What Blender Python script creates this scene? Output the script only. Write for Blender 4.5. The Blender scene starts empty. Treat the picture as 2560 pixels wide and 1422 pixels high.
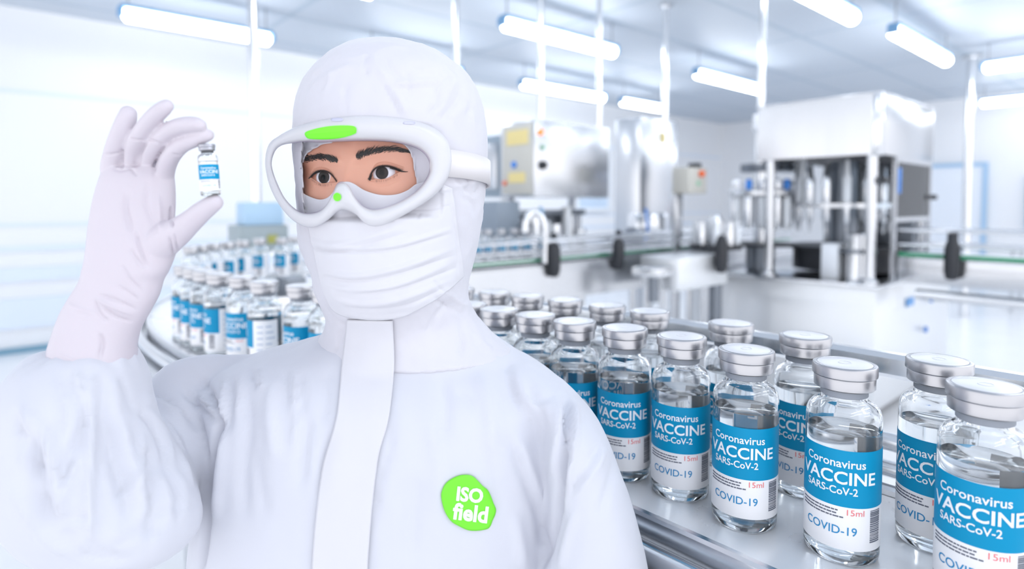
import bpy, bmesh, math, random
import numpy as np
from mathutils import Vector, Matrix, noise as mnoise
from mathutils.bvhtree import BVHTree

random.seed(7); np.random.seed(7)
sc = bpy.context.scene
COL = sc.collection

# ------------------------------------------------------------------ camera
F_PX = 1500.0; CX = 1280.0; Y0 = 575.0; PITCH = math.radians(2.5); YAW = math.radians(41.0); CAM_H = 1.5
cam_d = bpy.data.cameras.new('camera'); cam = bpy.data.objects.new('camera', cam_d); COL.objects.link(cam)
cam.location = (0, 0, CAM_H); cam.rotation_euler = (math.pi/2 - PITCH, 0, -YAW)
cam_d.sensor_width = 36; cam_d.lens = 36*F_PX/2560.0
cam_d.shift_y = -(711.0 - Y0)/2560.0
cam_d.clip_start = 0.02; cam_d.clip_end = 60
cam_d.dof.use_dof = True; cam_d.dof.focus_distance = 0.60; cam_d.dof.aperture_fstop = 2.9
sc.camera = cam

# ------------------------------------------------------------------ world, exposure
w = bpy.data.worlds.new('daylight'); sc.world = w; w.use_nodes = True
bg = w.node_tree.nodes['Background']; bg.inputs[0].default_value = (0.945, 0.955, 1.0, 1); bg.inputs[1].default_value = 1.10
sc.view_settings.view_transform = 'Standard'; sc.view_settings.look = 'None'
sc.view_settings.exposure = 0.82; sc.view_settings.gamma = 1.0; sc.view_settings.use_curve_mapping = False
TUBE_STRENGTH = 8.0
def area_light(name, loc, rot, sx, sy, power, color):
    l = bpy.data.lights.new(name, 'AREA'); l.shape = 'RECTANGLE'; l.size = sx; l.size_y = sy; l.energy = power; l.color = color
    o = bpy.data.objects.new(name, l); COL.objects.link(o); o.location = loc; o.rotation_euler = rot
    return o
cy = sc.cycles
cy.use_denoising = True; cy.use_adaptive_sampling = True; cy.adaptive_threshold = 0.03
try:
    cy.denoiser = 'OPENIMAGEDENOISE'; cy.denoising_input_passes = 'RGB_ALBEDO_NORMAL'
except Exception: pass
cy.max_bounces = 18; cy.transmission_bounces = 18; cy.transparent_max_bounces = 24; cy.glossy_bounces = 5; cy.diffuse_bounces = 5
cy.caustics_reflective = False; cy.caustics_refractive = True; cy.blur_glossy = 0.6; cy.sample_clamp_indirect = 6.0

# ------------------------------------------------------------------ helpers: frames
CY_, SY_ = math.cos(YAW), math.sin(YAW); CP, SP = math.cos(PITCH), math.sin(PITCH)
def P(px, py, d):
    """picture direction + horizontal distance -> (right, forward, up) about the camera"""
    px = np.asarray(px, float); py = np.asarray(py, float); d = np.asarray(d, float)
    x = (px - CX)/F_PX; y = -(py - Y0)/F_PX
    k = d/(y*SP + CP)
    return np.stack([x*k, d + 0*k, (y*CP - SP)*k], -1)
def proj(v):
    v = np.asarray(v, float); r, d, z = v[..., 0], v[..., 1], v[..., 2]
    f = d*CP - z*SP; u = d*SP + z*CP
    return CX + F_PX*r/f, Y0 - F_PX*u/f
def to_world(c):
    c = np.asarray(c, float); r, d, z = c[..., 0], c[..., 1], c[..., 2]
    return np.stack([r*CY_ + d*SY_, -r*SY_ + d*CY_, z + CAM_H], -1)
def on_plane(px, py, z):
    """where the sight line meets the level plane z above the camera: world xy"""
    c = P(px, py, 1.0); c = c*(z/c[2]); return to_world(c)

# ------------------------------------------------------------------ helpers: materials
def nodes_of(m):
    m.use_nodes = True; nt = m.node_tree; return nt, nt.nodes, nt.links
def mat(name, color, rough=0.5, metal=0.0, **kw):
    m = bpy.data.materials.new(name); nt, N, L = nodes_of(m); b = N['Principled BSDF']
    b.inputs['Base Color'].default_value = (*color, 1); b.inputs['Roughness'].default_value = rough; b.inputs['Metallic'].default_value = metal
    for k, v in kw.items():
        b.inputs[k.replace('_', ' ')].default_value = v
    return m
def bump(m, scale, strength, dist=0.002, detail=4, stretch=(1, 1, 1), rough_var=0.0):
    nt, N, L = nodes_of(m); b = N['Principled BSDF']
    tc = N.new('ShaderNodeTexCoord'); mp = N.new('ShaderNodeMapping'); mp.inputs['Scale'].default_value = stretch
    nz = N.new('ShaderNodeTexNoise'); nz.inputs['Scale'].default_value = scale; nz.inputs['Detail'].default_value = detail
    bp = N.new('ShaderNodeBump'); bp.inputs['Strength'].default_value = strength; bp.inputs['Distance'].default_value = dist
    L.new(tc.outputs['Object'], mp.inputs[0]); L.new(mp.outputs[0], nz.inputs['Vector']); L.new(nz.outputs['Fac'], bp.inputs['Height']); L.new(bp.outputs[0], b.inputs['Normal'])
    if rough_var:
        mr = N.new('ShaderNodeMapRange'); r0 = b.inputs['Roughness'].default_value
        mr.inputs['To Min'].default_value = max(0.03, r0 - rough_var); mr.inputs['To Max'].default_value = r0 + rough_var
        L.new(nz.outputs['Fac'], mr.inputs['Value']); L.new(mr.outputs[0], b.inputs['Roughness'])
    return m
def srgb(r, g, b):
    return tuple(((c/255)/12.92 if c/255 <= 0.04045 else ((c/255 + 0.055)/1.055)**2.4) for c in (r, g, b))

M = {}
M['wall'] = bump(mat('wall_paint', (0.87, 0.875, 0.89), 0.45), 6, 0.03)
M['panel_line'] = mat('panel_joint', (0.55, 0.66, 0.76), 0.5)
M['steel'] = bump(mat('brushed_steel', (0.62, 0.63, 0.65), 0.24, 1.0), 5, 0.12, 0.004, 5, (1, 1, 0.10), 0.08)
M['satin'] = bump(mat('satin_steel', (0.80, 0.815, 0.83), 0.38, 0.6), 9, 0.05, 0.002, 4, (1, 1, 0.2), 0.05)
M['steel_smooth'] = bump(mat('polished_steel', (0.74, 0.75, 0.77), 0.18, 1.0), 25, 0.012, 0.001, 2)
M['steel_dark'] = bump(mat('dark_steel', (0.20, 0.22, 0.25), 0.35, 0.9), 40, 0.05)
M['belt'] = bump(mat('belt_steel', (0.95, 0.95, 0.96), 0.30, 0.35), 18, 0.10, 0.001, 6, (1, 1, 1), 0.1)
M['black'] = bump(mat('black_plastic', (0.018, 0.020, 0.026), 0.45), 80, 0.05)
M['green'] = mat('green_strip', srgb(40, 150, 105), 0.45)
M['blue_plastic'] = mat('blue_plastic', srgb(50, 135, 225), 0.35)
M['orange'] = mat('orange_plastic', srgb(235, 105, 50), 0.35)
M['amber'] = mat('amber_lamp', srgb(250, 130, 60), 0.3); M['amber'].node_tree.nodes['Principled BSDF'].inputs['Emission Color'].default_value = (1.0, 0.22, 0.05, 1); M['amber'].node_tree.nodes['Principled BSDF'].inputs['Emission Strength'].default_value = 0.55
M['yellow'] = mat('yellow_label', srgb(232, 214, 150), 0.6)
M['beige'] = mat('beige_enamel', srgb(200, 198, 190), 0.5)
M['red'] = mat('red_plastic', srgb(200, 70, 70), 0.5)
M['white_plastic'] = mat('white_plastic', (0.85, 0.88, 0.92), 0.35)
M['lamp_housing'] = mat('lamp_housing', srgb(120, 165, 205), 0.5)
M['door_blue'] = mat('door_frame_blue', srgb(172, 203, 230), 0.5)
M['door_white'] = mat('door_white', (0.85, 0.89, 0.95), 0.4)
def emission(name, color, s):
    m = bpy.data.materials.new(name); nt, N, L = nodes_of(m); N.clear()
    e = N.new('ShaderNodeEmission'); e.inputs[0].default_value = (*color, 1); e.inputs[1].default_value = s
    o = N.new('ShaderNodeOutputMaterial'); L.new(e.outputs[0], o.inputs[0]); return m
M['tube'] = emission('lamp_tube', (0.93, 0.96, 1.0), TUBE_STRENGTH)
def thin_clear(name, tint, gloss=0.9, extra=0.0):
    m = bpy.data.materials.new(name); nt, N, L = nodes_of(m); N.clear()
    t = N.new('ShaderNodeBsdfTransparent'); t.inputs[0].default_value = (*tint, 1)
    g = N.new('ShaderNodeBsdfGlossy'); g.inputs['Roughness'].default_value = 0.03; g.inputs[0].default_value = (gloss, gloss, gloss, 1)
    fr = N.new('ShaderNodeFresnel'); fr.inputs[0].default_value = 1.45
    mx = N.new('ShaderNodeMixShader'); o = N.new('ShaderNodeOutputMaterial')
    L.new(fr.outputs[0], mx.inputs[0]); L.new(t.outputs[0], mx.inputs[1]); L.new(g.outputs[0], mx.inputs[2]); L.new(mx.outputs[0], o.inputs[0])
    return m
M['lens'] = thin_clear('clear_lens', (0.99, 0.993, 0.997), 0.9)
for l_ in [l_ for l_ in M['lens'].node_tree.links if l_.from_node.type == 'FRESNEL']: M['lens'].node_tree.links.remove(l_)
[n_ for n_ in M['lens'].node_tree.nodes if n_.type == 'MIX_SHADER'][0].inputs[0].default_value = 0.012
M['pane'] = thin_clear('window_pane', (0.90, 0.95, 0.99))
M['glass'] = mat('bottle_glass', (0.985, 0.995, 1.0), 0.02, 0.0, Transmission_Weight=1.0, IOR=1.45)
M['liquid'] = mat('clear_liquid', (0.975, 0.99, 0.995), 0.0, 0.0, Transmission_Weight=1.0, IOR=1.33)
M['liquid_pale'] = mat('pale_liquid', (0.985, 0.98, 0.93), 0.0, 0.0, Transmission_Weight=1.0, IOR=1.33)
M['cap'] = bump(mat('cap_aluminium', (0.46, 0.46, 0.48), 0.30, 1.0), 90, 0.03, 0.001, 2, (1, 1, 0.1))
M['cap_white'] = mat('cap_top_white', (0.74, 0.74, 0.77), 0.35, 0.2)
M['cap_dark'] = mat('cap_crimped_steel', (0.42, 0.42, 0.46), 0.35, 0.9)
M['rubber'] = bump(mat('grey_rubber', srgb(150, 156, 166), 0.55), 60, 0.05)
M['rubber_dark'] = mat('dark_rubber', srgb(90, 92, 96), 0.55)
def paper(name, col, through):
    m = bump(mat(name, col, 0.5), 260, 0.03); nt, N, L = nodes_of(m); tr = N.new('ShaderNodeBsdfTranslucent'); tr.inputs[0].default_value = (*col, 1)
    mx = N.new('ShaderNodeMixShader'); mx.inputs[0].default_value = through
    L.new(N['Principled BSDF'].outputs[0], mx.inputs[1]); L.new(tr.outputs[0], mx.inputs[2]); L.new(mx.outputs[0], N['Material Output'].inputs[0]); return m
M['label_blue'] = paper('label_blue', srgb(0, 149, 196), 0.05)
M['label_blue'].node_tree.nodes['Principled BSDF'].inputs['Specular IOR Level'].default_value = 0.25
M['label_white'] = paper('label_white', (0.95, 0.95, 0.97), 0.05)
M['ink_white'] = mat('ink_white', (0.92, 0.94, 0.97), 0.5)
M['ink_blue'] = mat('ink_blue', srgb(40, 140, 195), 0.5)
M['ink_red'] = mat('ink_red', srgb(238, 120, 120), 0.5)
M['ink_grey'] = mat('ink_grey', srgb(95, 100, 115), 0.5)
M['floor'] = bump(mat('floor_resin', (0.92, 0.925, 0.94), 0.22), 3, 0.02, rough_var=0.06)
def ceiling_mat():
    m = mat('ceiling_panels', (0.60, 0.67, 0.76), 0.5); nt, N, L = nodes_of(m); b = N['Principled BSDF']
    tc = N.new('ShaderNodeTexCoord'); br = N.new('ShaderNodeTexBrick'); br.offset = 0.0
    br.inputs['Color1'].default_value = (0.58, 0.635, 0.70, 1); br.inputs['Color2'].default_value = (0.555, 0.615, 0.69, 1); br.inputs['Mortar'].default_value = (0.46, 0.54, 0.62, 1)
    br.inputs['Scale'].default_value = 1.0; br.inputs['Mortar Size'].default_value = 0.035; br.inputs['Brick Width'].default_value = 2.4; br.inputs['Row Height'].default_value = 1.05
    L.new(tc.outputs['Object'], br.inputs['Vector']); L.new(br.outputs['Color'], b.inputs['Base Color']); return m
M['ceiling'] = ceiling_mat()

# ------------------------------------------------------------------ helpers: mesh
class MB:
    def __init__(s): s.v = []; s.f = []; s.m = []
    def add(s, verts, faces, mi=0):
        o = len(s.v); s.v += [tuple(map(float, p)) for p in verts]; s.f += [tuple(i + o for i in f) for f in faces]; s.m += [mi]*len(faces); return s
    def box(s, a, b, mi=0, bev=0.0):
        x0, y0, z0 = [min(p, q) for p, q in zip(a, b)]; x1, y1, z1 = [max(p, q) for p, q in zip(a, b)]
        if bev <= 0:
            v = [(x0,y0,z0),(x1,y0,z0),(x1,y1,z0),(x0,y1,z0),(x0,y0,z1),(x1,y0,z1),(x1,y1,z1),(x0,y1,z1)]
            return s.add(v, [(0,3,2,1),(4,5,6,7),(0,1,5,4),(1,2,6,5),(2,3,7,6),(3,0,4,7)], mi)
        bm = bmesh.new(); bmesh.ops.create_cube(bm, size=1)
        for vv in bm.verts: vv.co = Vector(((x0+x1)/2 + vv.co.x*(x1-x0), (y0+y1)/2 + vv.co.y*(y1-y0), (z0+z1)/2 + vv.co.z*(z1-z0)))
        bmesh.ops.bevel(bm, geom=bm.edges[:], offset=bev, segments=2, affect='EDGES', profile=0.5)
        bm.verts.index_update(); s.add([vv.co for vv in bm.verts], [[q.index for q in f.verts] for f in bm.faces], mi); bm.free(); return s
    def lathe(s, prof, n=32, c=(0,0,0), mi=0, axis='z', closed=True):
        """prof: list of (radius, height); poles closed if radius 0"""
        v = []; f = []; rings = []
        for r, h in prof:
            if r < 1e-7: rings.append([len(v)]); v.append((0, 0, h))
            else:
                rings.append(list(range(len(v), len(v)+n)))
                v += [(r*math.cos(2*math.pi*i/n), r*math.sin(2*math.pi*i/n), h) for i in range(n)]
        for A, B in zip(rings[:-1], rings[1:]):
            if len(A) == 1 and len(B) == 1: continue
            for i in range(n):
                j = (i+1) % n
                if len(A) == 1: f.append((A[0], B[j], B[i]))
                elif len(B) == 1: f.append((A[i], A[j], B[0]))
                else: f.append((A[i], A[j], B[j], B[i]))
        if axis == 'x': v = [(z, x, y) for x, y, z in v]
        if axis == 'y': v = [(y, z, x) for x, y, z in v]
        return s.add([(x+c[0], y+c[1], z+c[2]) for x, y, z in v], f, mi)
    def cyl(s, c, r, h, n=24, mi=0, axis='z', bev=None):
        b = min(r, h)*0.12 if bev is None else bev
        return s.lathe([(0,0),(r-b,0),(r,b),(r,h-b),(r-b,h),(0,h)], n, c, mi, axis)
    def tube(s, pts, r, n=12, mi=0, closed=False):
        pts = [Vector(p) for p in pts]; k = len(pts); rr = r if hasattr(r, '__len__') else [r]*k
        v = []; f = []; up = None
        for i, p in enumerate(pts):
            a = pts[(i-1) % k] if (closed or i > 0) else p; b = pts[(i+1) % k] if (closed or i < k-1) else p
            t = (b - a).normalized()
            if up is None: up = Vector((0,0,1)) if abs(t.z) < 0.9 else Vector((1,0,0))
            u = (up - t*up.dot(t)).normalized(); up = u; w_ = t.cross(u)
            for j in range(n):
                an = 2*math.pi*j/n; v.append(p + (u*math.cos(an) + w_*math.sin(an))*rr[i])
        for i in range(k if closed else k-1):
            for j in range(n):
                a, b = i*n + j, i*n + (j+1) % n; c, d = ((i+1) % k)*n + (j+1) % n, ((i+1) % k)*n + j
                f.append((a, d, c, b))
        if not closed:
            f.append(tuple(range(n))); f.append(tuple(range((k-1)*n, k*n))[::-1])
        return s.add(v, f, mi)
    def sweep(s, path, prof, mi=0):
        """path: list of (x, y, nx, ny); prof: closed polygon of (offset along n, z)"""
        n = len(prof); v = []; f = []
        for x, y, nx, ny in path: v += [(x + nx*o, y + ny*o, z) for o, z in prof]
        for i in range(len(path)-1):
            for j in range(n):
                a, b = i*n + j, i*n + (j+1) % n; f.append((a, b, b+n, a+n))
        f.append(tuple(range(n))[::-1]); f.append(tuple(range((len(path)-1)*n, len(path)*n)))
        return s.add(v, f, mi)
    def build(s, name, mats, parent=None, smooth=True, angle=40, loc=None):
        me = bpy.data.meshes.new(name); me.from_pydata(s.v, [], s.f); 
        for m in (mats if isinstance(mats, (list, tuple)) else [mats]): me.materials.append(m)
        me.polygons.foreach_set('material_index', s.m)
        bm = bmesh.new(); bm.from_mesh(me); bmesh.ops.recalc_face_normals(bm, faces=bm.faces[:]); bm.to_mesh(me); bm.free()
        if smooth: me.shade_smooth(); me.set_sharp_from_angle(angle=math.radians(angle))
        o = bpy.data.objects.new(name, me); COL.objects.link(o)
        if parent is not None: o.parent = parent
        if loc is not None: o.location = loc
        return o
def raw_mesh(name, verts, faces, mats, parent=None, smooth=True):
    me = bpy.data.meshes.new(name); me.from_pydata([tuple(map(float, v)) for v in verts], [], [tuple(int(i) for i in f) for f in faces])
    for m in (mats if isinstance(mats, (list, tuple)) else [mats]): me.materials.append(m)
    if smooth: me.shade_smooth()
    o = bpy.data.objects.new(name, me); COL.objects.link(o)
    if parent is not None: o.parent = parent
    return o
def thing(name, label, cat, loc=(0,0,0), rotz=0.0, group=None):
    o = bpy.data.objects.new(name, None); COL.objects.link(o); o.empty_display_size = 0.05
    o.location = loc; o.rotation_euler = (0, 0, rotz); return tag(o, label, cat, group)
def tag(o, label, cat, group=None):
    o['label'] = label; o['category'] = cat
    if group: o['group'] = group
    return o
def struct(o): o['kind'] = 'structure'; return o
def dup(root, loc, rotz, label, group=None):
    r = root.copy(); COL.objects.link(r); r.location = loc; r.rotation_euler = (0, 0, rotz); r['label'] = label
    if group: r['group'] = group
    for ch in list(root.children):
        c = ch.copy(); COL.objects.link(c); c.parent = r
        for g in list(ch.children):
            d = g.copy(); COL.objects.link(d); d.parent = c
    return r
def catmull(pts, sub=10, closed=False):
    p = np.asarray(pts, float); n = len(p); out = []
    rng = n if closed else n-1
    for i in range(rng):
        a = p[(i-1) % n] if (closed or i > 0) else 2*p[0] - p[1]; b = p[i]; c = p[(i+1) % n]
        d = p[(i+2) % n] if (closed or i < n-2) else 2*p[-1] - p[-2]
        for k in range(sub):
            t = k/sub; out.append(0.5*((2*b) + (c-a)*t + (2*a-5*b+4*c-d)*t*t + (3*b-a-3*c+d)*t**3))
    if not closed: out.append(p[-1])
    return np.array(out)
def text_mesh(body, size_h=None, width=None, height=None, bold=0.0, spacing=1.0, shear=0.0):
    """flat lettering centred on the origin, scaled to width x height -> verts (n,2), faces"""
    cu = bpy.data.curves.new('lettering', 'FONT'); cu.body = body; cu.resolution_u = 3; cu.offset = bold; cu.space_character = spacing; cu.shear = shear
    ob = bpy.data.objects.new('lettering', cu); COL.objects.link(ob)
    dg = bpy.context.evaluated_depsgraph_get(); me = ob.evaluated_get(dg).to_mesh()
    bm = bmesh.new(); bm.from_mesh(me); ob.evaluated_get(dg).to_mesh_clear(); bpy.data.objects.remove(ob); bpy.data.curves.remove(cu)
    bmesh.ops.triangulate(bm, faces=bm.faces[:])
    v = np.array([x.co for x in bm.verts])[:, :2]; lo, hi = v.min(0), v.max(0); s = np.array([width, height])/(hi-lo)
    for x in bm.verts: x.co = Vector((*((np.array(x.co)[:2] - (lo+hi)/2)*s), 0))
    for _ in range(3):
        lim = max(width/22, height/5)
        ed = [e for e in bm.edges if e.calc_length() > lim]
        if not ed: break
        bmesh.ops.subdivide_edges(bm, edges=ed, cuts=1); bmesh.ops.triangulate(bm, faces=bm.faces[:])
    bm.verts.index_update(); V = np.array([x.co for x in bm.verts])[:, :2]; Fc = [[q.index for q in f.verts] for f in bm.faces]; bm.free()
    return V, Fc

# ================================================================== THE ROOM
CEIL = 3.45; XW = 13.6; YW = 7.8
struct(MB().box((-4, -7, -0.1), (XW+0.2, YW+0.2, 0)).build('floor', M['floor'], smooth=False))
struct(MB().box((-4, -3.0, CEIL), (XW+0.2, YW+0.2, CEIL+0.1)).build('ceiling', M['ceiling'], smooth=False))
struct(MB().box((-4, YW, 0), (XW+0.2, YW+0.15, CEIL)).build('wall_left', M['wall'], smooth=False))
struct(MB().box((XW, -7, 0), (XW+0.15, YW, CEIL)).build('wall_back', M['wall'], smooth=False))
struct(MB().box((-4, YW-0.05, 0), (XW, YW, 0.055)).build('baseboard_left', mat('baseboard_blue', srgb(120, 160, 182), 0.5), smooth=False))
struct(MB().box((XW-0.05, -7, 0), (XW, YW-0.05, 0.055)).build('baseboard_back', mat('baseboard_blue_grey', srgb(170, 205, 230), 0.5), smooth=False))
# grey-blue protective rails along the left wall
for k, (z0, z1, out) in enumerate(((0.25, 0.55, 0.05), (0.72, 0.86, 0.04), (1.02, 1.08, 0.03), (1.27, 1.31, 0.02), (2.60, 2.64, 0.02))):
    struct(MB().box((-4, YW-out, z0), (XW-0.06, YW, z1)).build('trim_%d' % (k+1), mat('wall_rail_%s' % 'abcde'[k], srgb(226, 235, 247), 0.4), smooth=False))

# ---- door and windows in the far walls
def framed(name, kind, axis, at, a0, a1, z0, z1, fr, inner_mat, frame_mat, t=0.06):
    m = MB()
    def bx(p0, p1, q0, q1, dep):
        if axis == 'x': m.box((at - dep, p0, q0), (at, p1, q1))
        else: m.box((p0, at - dep, q0), (p1, at, q1))
    bx(a0, a0+fr, z0, z1, t); bx(a1-fr, a1, z0, z1, t); bx(a0+fr, a1-fr, z1-fr, z1, t)
    if kind == 'window': bx(a0+fr, a1-fr, z0, z0+fr, t)
    o = struct(m.build(name, frame_mat, smooth=False))
    m2 = MB(); 
    if axis == 'x': m2.box((at - t*0.5, a0+fr, z0+(fr if kind == 'window' else 0)), (at - 0.001, a1-fr, z1-fr))
    else: m2.box((a0+fr, at - t*0.5, z0+(fr if kind == 'window' else 0)), (a1-fr, at - 0.001, z1-fr))
    m2.build('pane' if kind == 'window' else 'door_leaf', inner_mat, o, smooth=False)
    return o
M['pane_blue'] = mat('far_pane', (0.62, 0.74, 0.88), 0.12)
framed('window_1', 'window', 'y', YW-0.03, 8.3, 9.3, 1.35, 2.55, 0.08, M['pane_blue'], M['white_plastic'])
framed('door_1', 'door', 'x', XW-0.03, 2.55, 3.55, 0.1, 2.25, 0.07, M['door_white'], M['door_blue'])
framed('window_2', 'window', 'x', XW-0.03, 0.7, 2.0, 1.0, 2.0, 0.07, M['pane_blue'], M['door_blue'])

# ---- ceiling lamps: a housing, a glowing tube and two hanging rods
LZ = CAM_H + 1.65
def lamp(x, y, length, label, along='x', z=LZ):
    t = thing('ceiling_lamp', label, 'ceiling lamp', (x, y, z), 0 if along == 'x' else math.pi/2, 'tube lamps under the ceiling')
    h = length/2
    MB().box((-h, -0.055, 0.05), (h, 0.055, 0.085), bev=0.012).build('lamp_housing', M['lamp_housing'], t)
    MB().tube([(-h+0.02, 0, 0), (-h+0.045, 0, 0), (h-0.045, 0, 0), (h-0.02, 0, 0)], [0.035, 0.062, 0.062, 0.035], 20).build('tube', M['tube'], t)
    for s in (-1, 1):
        MB().cyl((s*(h-0.06), 0, 0.085), 0.010, CEIL - z - 0.085, 10).build('hanging_rod', M['steel'], t)
        MB().box((s*h-0.02, -0.05, -0.02), (s*h+0.02, 0.05, 0.06), bev=0.008).build('end_cap', M['lamp_housing'], t)
for x, y, l, lab in (
    (1.55, 6.22, 1.30, 'tube lamp at the upper left, hanging alone over the white wall'),
    (3.90, 6.22, 1.30, 'tube lamp hidden mostly behind the white hood'),
    (6.45, 6.22, 1.75, 'tube lamp lowest of those crossed by thin poles, above the large cabinet'),
    (8.30, 6.22, 1.10, 'short far tube lamp between the cabinet and the tall steel box'),
    (1.70, 4.30, 1.25, 'tube lamp cut by the top edge above the hood'),
    (4.40, 4.27, 1.62, 'long tube lamp at upper middle right of the white hood'),
    (7.65, 4.27, 1.70, 'tube lamp above the left end of the filling machine'),
    (5.00, 2.10, 1.75, 'large tube lamp cut by the top edge at the right'),
    (7.50, 2.00, 1.85, 'tube lamp at the upper right above the filling machine')):
    lamp(x, y, l, lab)
for k, (x, y) in enumerate(((1.6, 2.1), (3.4, 0.1), (1.8, -1.9), (0.5, -0.9), (2.3, -0.9), (5.6, 0.0), (8.0, 0.0), (10.5, 0.0))):  # unseen extra lamps, added to brighten the bottles, belt, figure and far floor
    lamp(x, y, 1.55, 'added fill tube lamp overhead, outside the picture, %s' % ['above the conveyor curve', 'above the bottles at the right', 'to the right of the viewer', 'just behind the viewer', 'right above the near bottles', 'beyond the outfeed conveyor', 'far right of the filling machine', 'far right near the back wall'][k])
lamp(9.2, 0.95, 1.75, 'tube lamp at the right edge, running towards the viewer', 'y')
lamp(12.4, 1.60, 1.75, 'farthest tube lamp at the right edge, low near the back wall', 'y')

# ---- thin poles from the ceiling
def pole(px, d, z0, r, label, top=CEIL):
    p = to_world(P(px, 300, d))
    MBo = MB().cyl((0, 0, 0), r, top - z0, 14); t = MBo.build('conduit_pole', M['steel_smooth'], loc=(p[0], p[1], z0))
    MB().cyl((0, 0, top - z0 - 0.03), r*2.2, 0.03, 16).build('ceiling_flange', M['steel'], t)
    return tag(t, label, 'pole')

# ================================================================== CONVEYOR
BELT = CAM_H - 0.341
path_pts = [(.655,-.75),(.655,-.2),(.655,.3),(.63,.65),(.56,.95),(.485,1.25),(.445,1.6),(.46,1.95),(.56,2.32),(.80,2.63),(1.15,2.79),(1.6,2.82),(2.4,2.82),(3.4,2.82),(4.4,2.82),(5.2,2.82),(6.0,2.82)]
cp = catmull(path_pts, 8); dv = np.gradient(cp, axis=0); dv /= np.linalg.norm(dv, axis=1)[:, None]
PATH = [(x, y, -ty, tx) for (x, y), (tx, ty) in zip(cp, dv)]            # n points left of travel (outer side)
conv = thing('conveyor', 'curved stainless steel conveyor carrying the vaccine bottles', 'conveyor', (0.655, 0, 0))
def cpart(mb, name, m): 
    o = mb.build(name, m, conv); o.location = (-0.655, 0, 0); return o
HW = 0.125
cpart(MB().sweep(PATH, [(-HW, BELT-0.012), (HW, BELT-0.012), (HW, BELT), (-HW, BELT)]), 'belt', M['belt'])
def rail(off, z, w, h, sub=None):
    b = min(w, h)*0.25
    return [(off-w/2+b, z), (off+w/2-b, z), (off+w/2, z+b), (off+w/2, z+h-b), (off+w/2-b, z+h), (off-w/2+b, z+h), (off-w/2, z+h-b), (off-w/2, z+b)]
def rnd(off, z, r, n=12): return [(off + r*math.cos(2*math.pi*i/n), z + r*math.sin(2*math.pi*i/n)) for i in range(n)]
# outer edge (towards the viewer): a raised lip, a groove and a lower rounded rail, then the side skirt
cpart(MB().sweep(PATH, rail(HW+0.004, BELT-0.02, 0.012, 0.030)), 'edge_lip', M['steel_smooth'])
cpart(MB().sweep(PATH, rnd(HW+0.030, BELT-0.020, 0.013)), 'edge_rail', M['steel_smooth'])
cpart(MB().sweep(PATH, rail(HW+0.044, BELT-0.070, 0.018, 0.032)), 'lower_rail', M['steel'])
cpart(MB().sweep(PATH, [(HW-0.004, BELT-0.165), (HW+0.028, BELT-0.165), (HW+0.028, BELT-0.034), (HW-0.004, BELT-0.034)]), 'side_skirt', M['steel'])
# inner edge: stacked guide bars and a high guard bar on posts
cpart(MB().sweep(PATH, rail(-HW-0.008, BELT-0.02, 0.014, 0.030)), 'inner_lip', M['steel_smooth'])
near = [p for p in PATH if p[1] < 0.72 and p[0] < 1.2]
for z, r in ((0.022, 0.010), (0.055, 0.011)):
    cpart(MB().sweep(near, rnd(-HW-0.028, BELT+z, r)), 'guide_bar', M['steel_smooth'])
cpart(MB().sweep(PATH, [(-HW-0.04, BELT-0.165), (-HW-0.012, BELT-0.165), (-HW-0.012, BELT-0.034), (-HW-0.04, BELT-0.034)]), 'side_skirt', M['steel'])
guard = [p for p in PATH if p[1] < 1.55 and p[0] < 1.2]
cpart(MB().sweep(guard, rail(-HW-0.052, BELT+0.128, 0.022, 0.030)), 'guard_bar', M['steel_smooth'])
for yy in (-0.45, 0.02, 1.30):
    p = min(guard, key=lambda q: abs(q[1]-yy))
    x, y = p[0] - p[2]*(HW+0.052), p[1] - p[3]*(HW+0.052)
    cpart(MB().box((x-0.008, y-0.008, BELT-0.15), (x+0.008, y+0.008, BELT+0.13), bev=0.002), 'guard_post', M['steel'])
# far straight run: guide bars on both sides and a green wear strip
far = [p for p in PATH if p[0] > 1.05 and p[1] > 2]
for off in (HW+0.02, -HW-0.02):
    cpart(MB().sweep(far, rnd(off, BELT+0.105, 0.012)), 'guide_bar', M['steel_smooth'])
    cpart(MB().sweep(far, rnd(off, BELT+0.048, 0.010)), 'guide_bar', M['steel'])
cpart(MB().sweep(far, rail(-HW-0.0185, BELT-0.012, 0.006, 0.012)), 'wear_strip', M['green'])
cpart(MB().sweep([p for p in far if p[0] < 4.42], [(-HW-0.06, BELT-0.26), (-HW-0.042, BELT-0.26), (-HW-0.042, BELT-0.04), (-HW-0.06, BELT-0.04)]), 'side_panel', M['steel'])
for x, y in ((0.60, -0.4), (0.70, -0.4), (0.60, 0.66), (0.72, 0.66), (0.36, 1.62), (0.52, 1.62), (0.62, 2.42), (1.3, 2.74), (1.3, 2.9), (3.0, 2.74), (3.0, 2.9), (4.3, 2.74), (4.3, 2.9)):
    lg = cpart(MB().box((x-0.02, y-0.02, 0.03), (x+0.02, y+0.02, BELT-0.10), bev=0.004), 'leg', M['steel'])
    lf = MB().cyl((x, y, 0), 0.035, 0.03, 16).build('levelling_foot', M['black'], lg)
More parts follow.
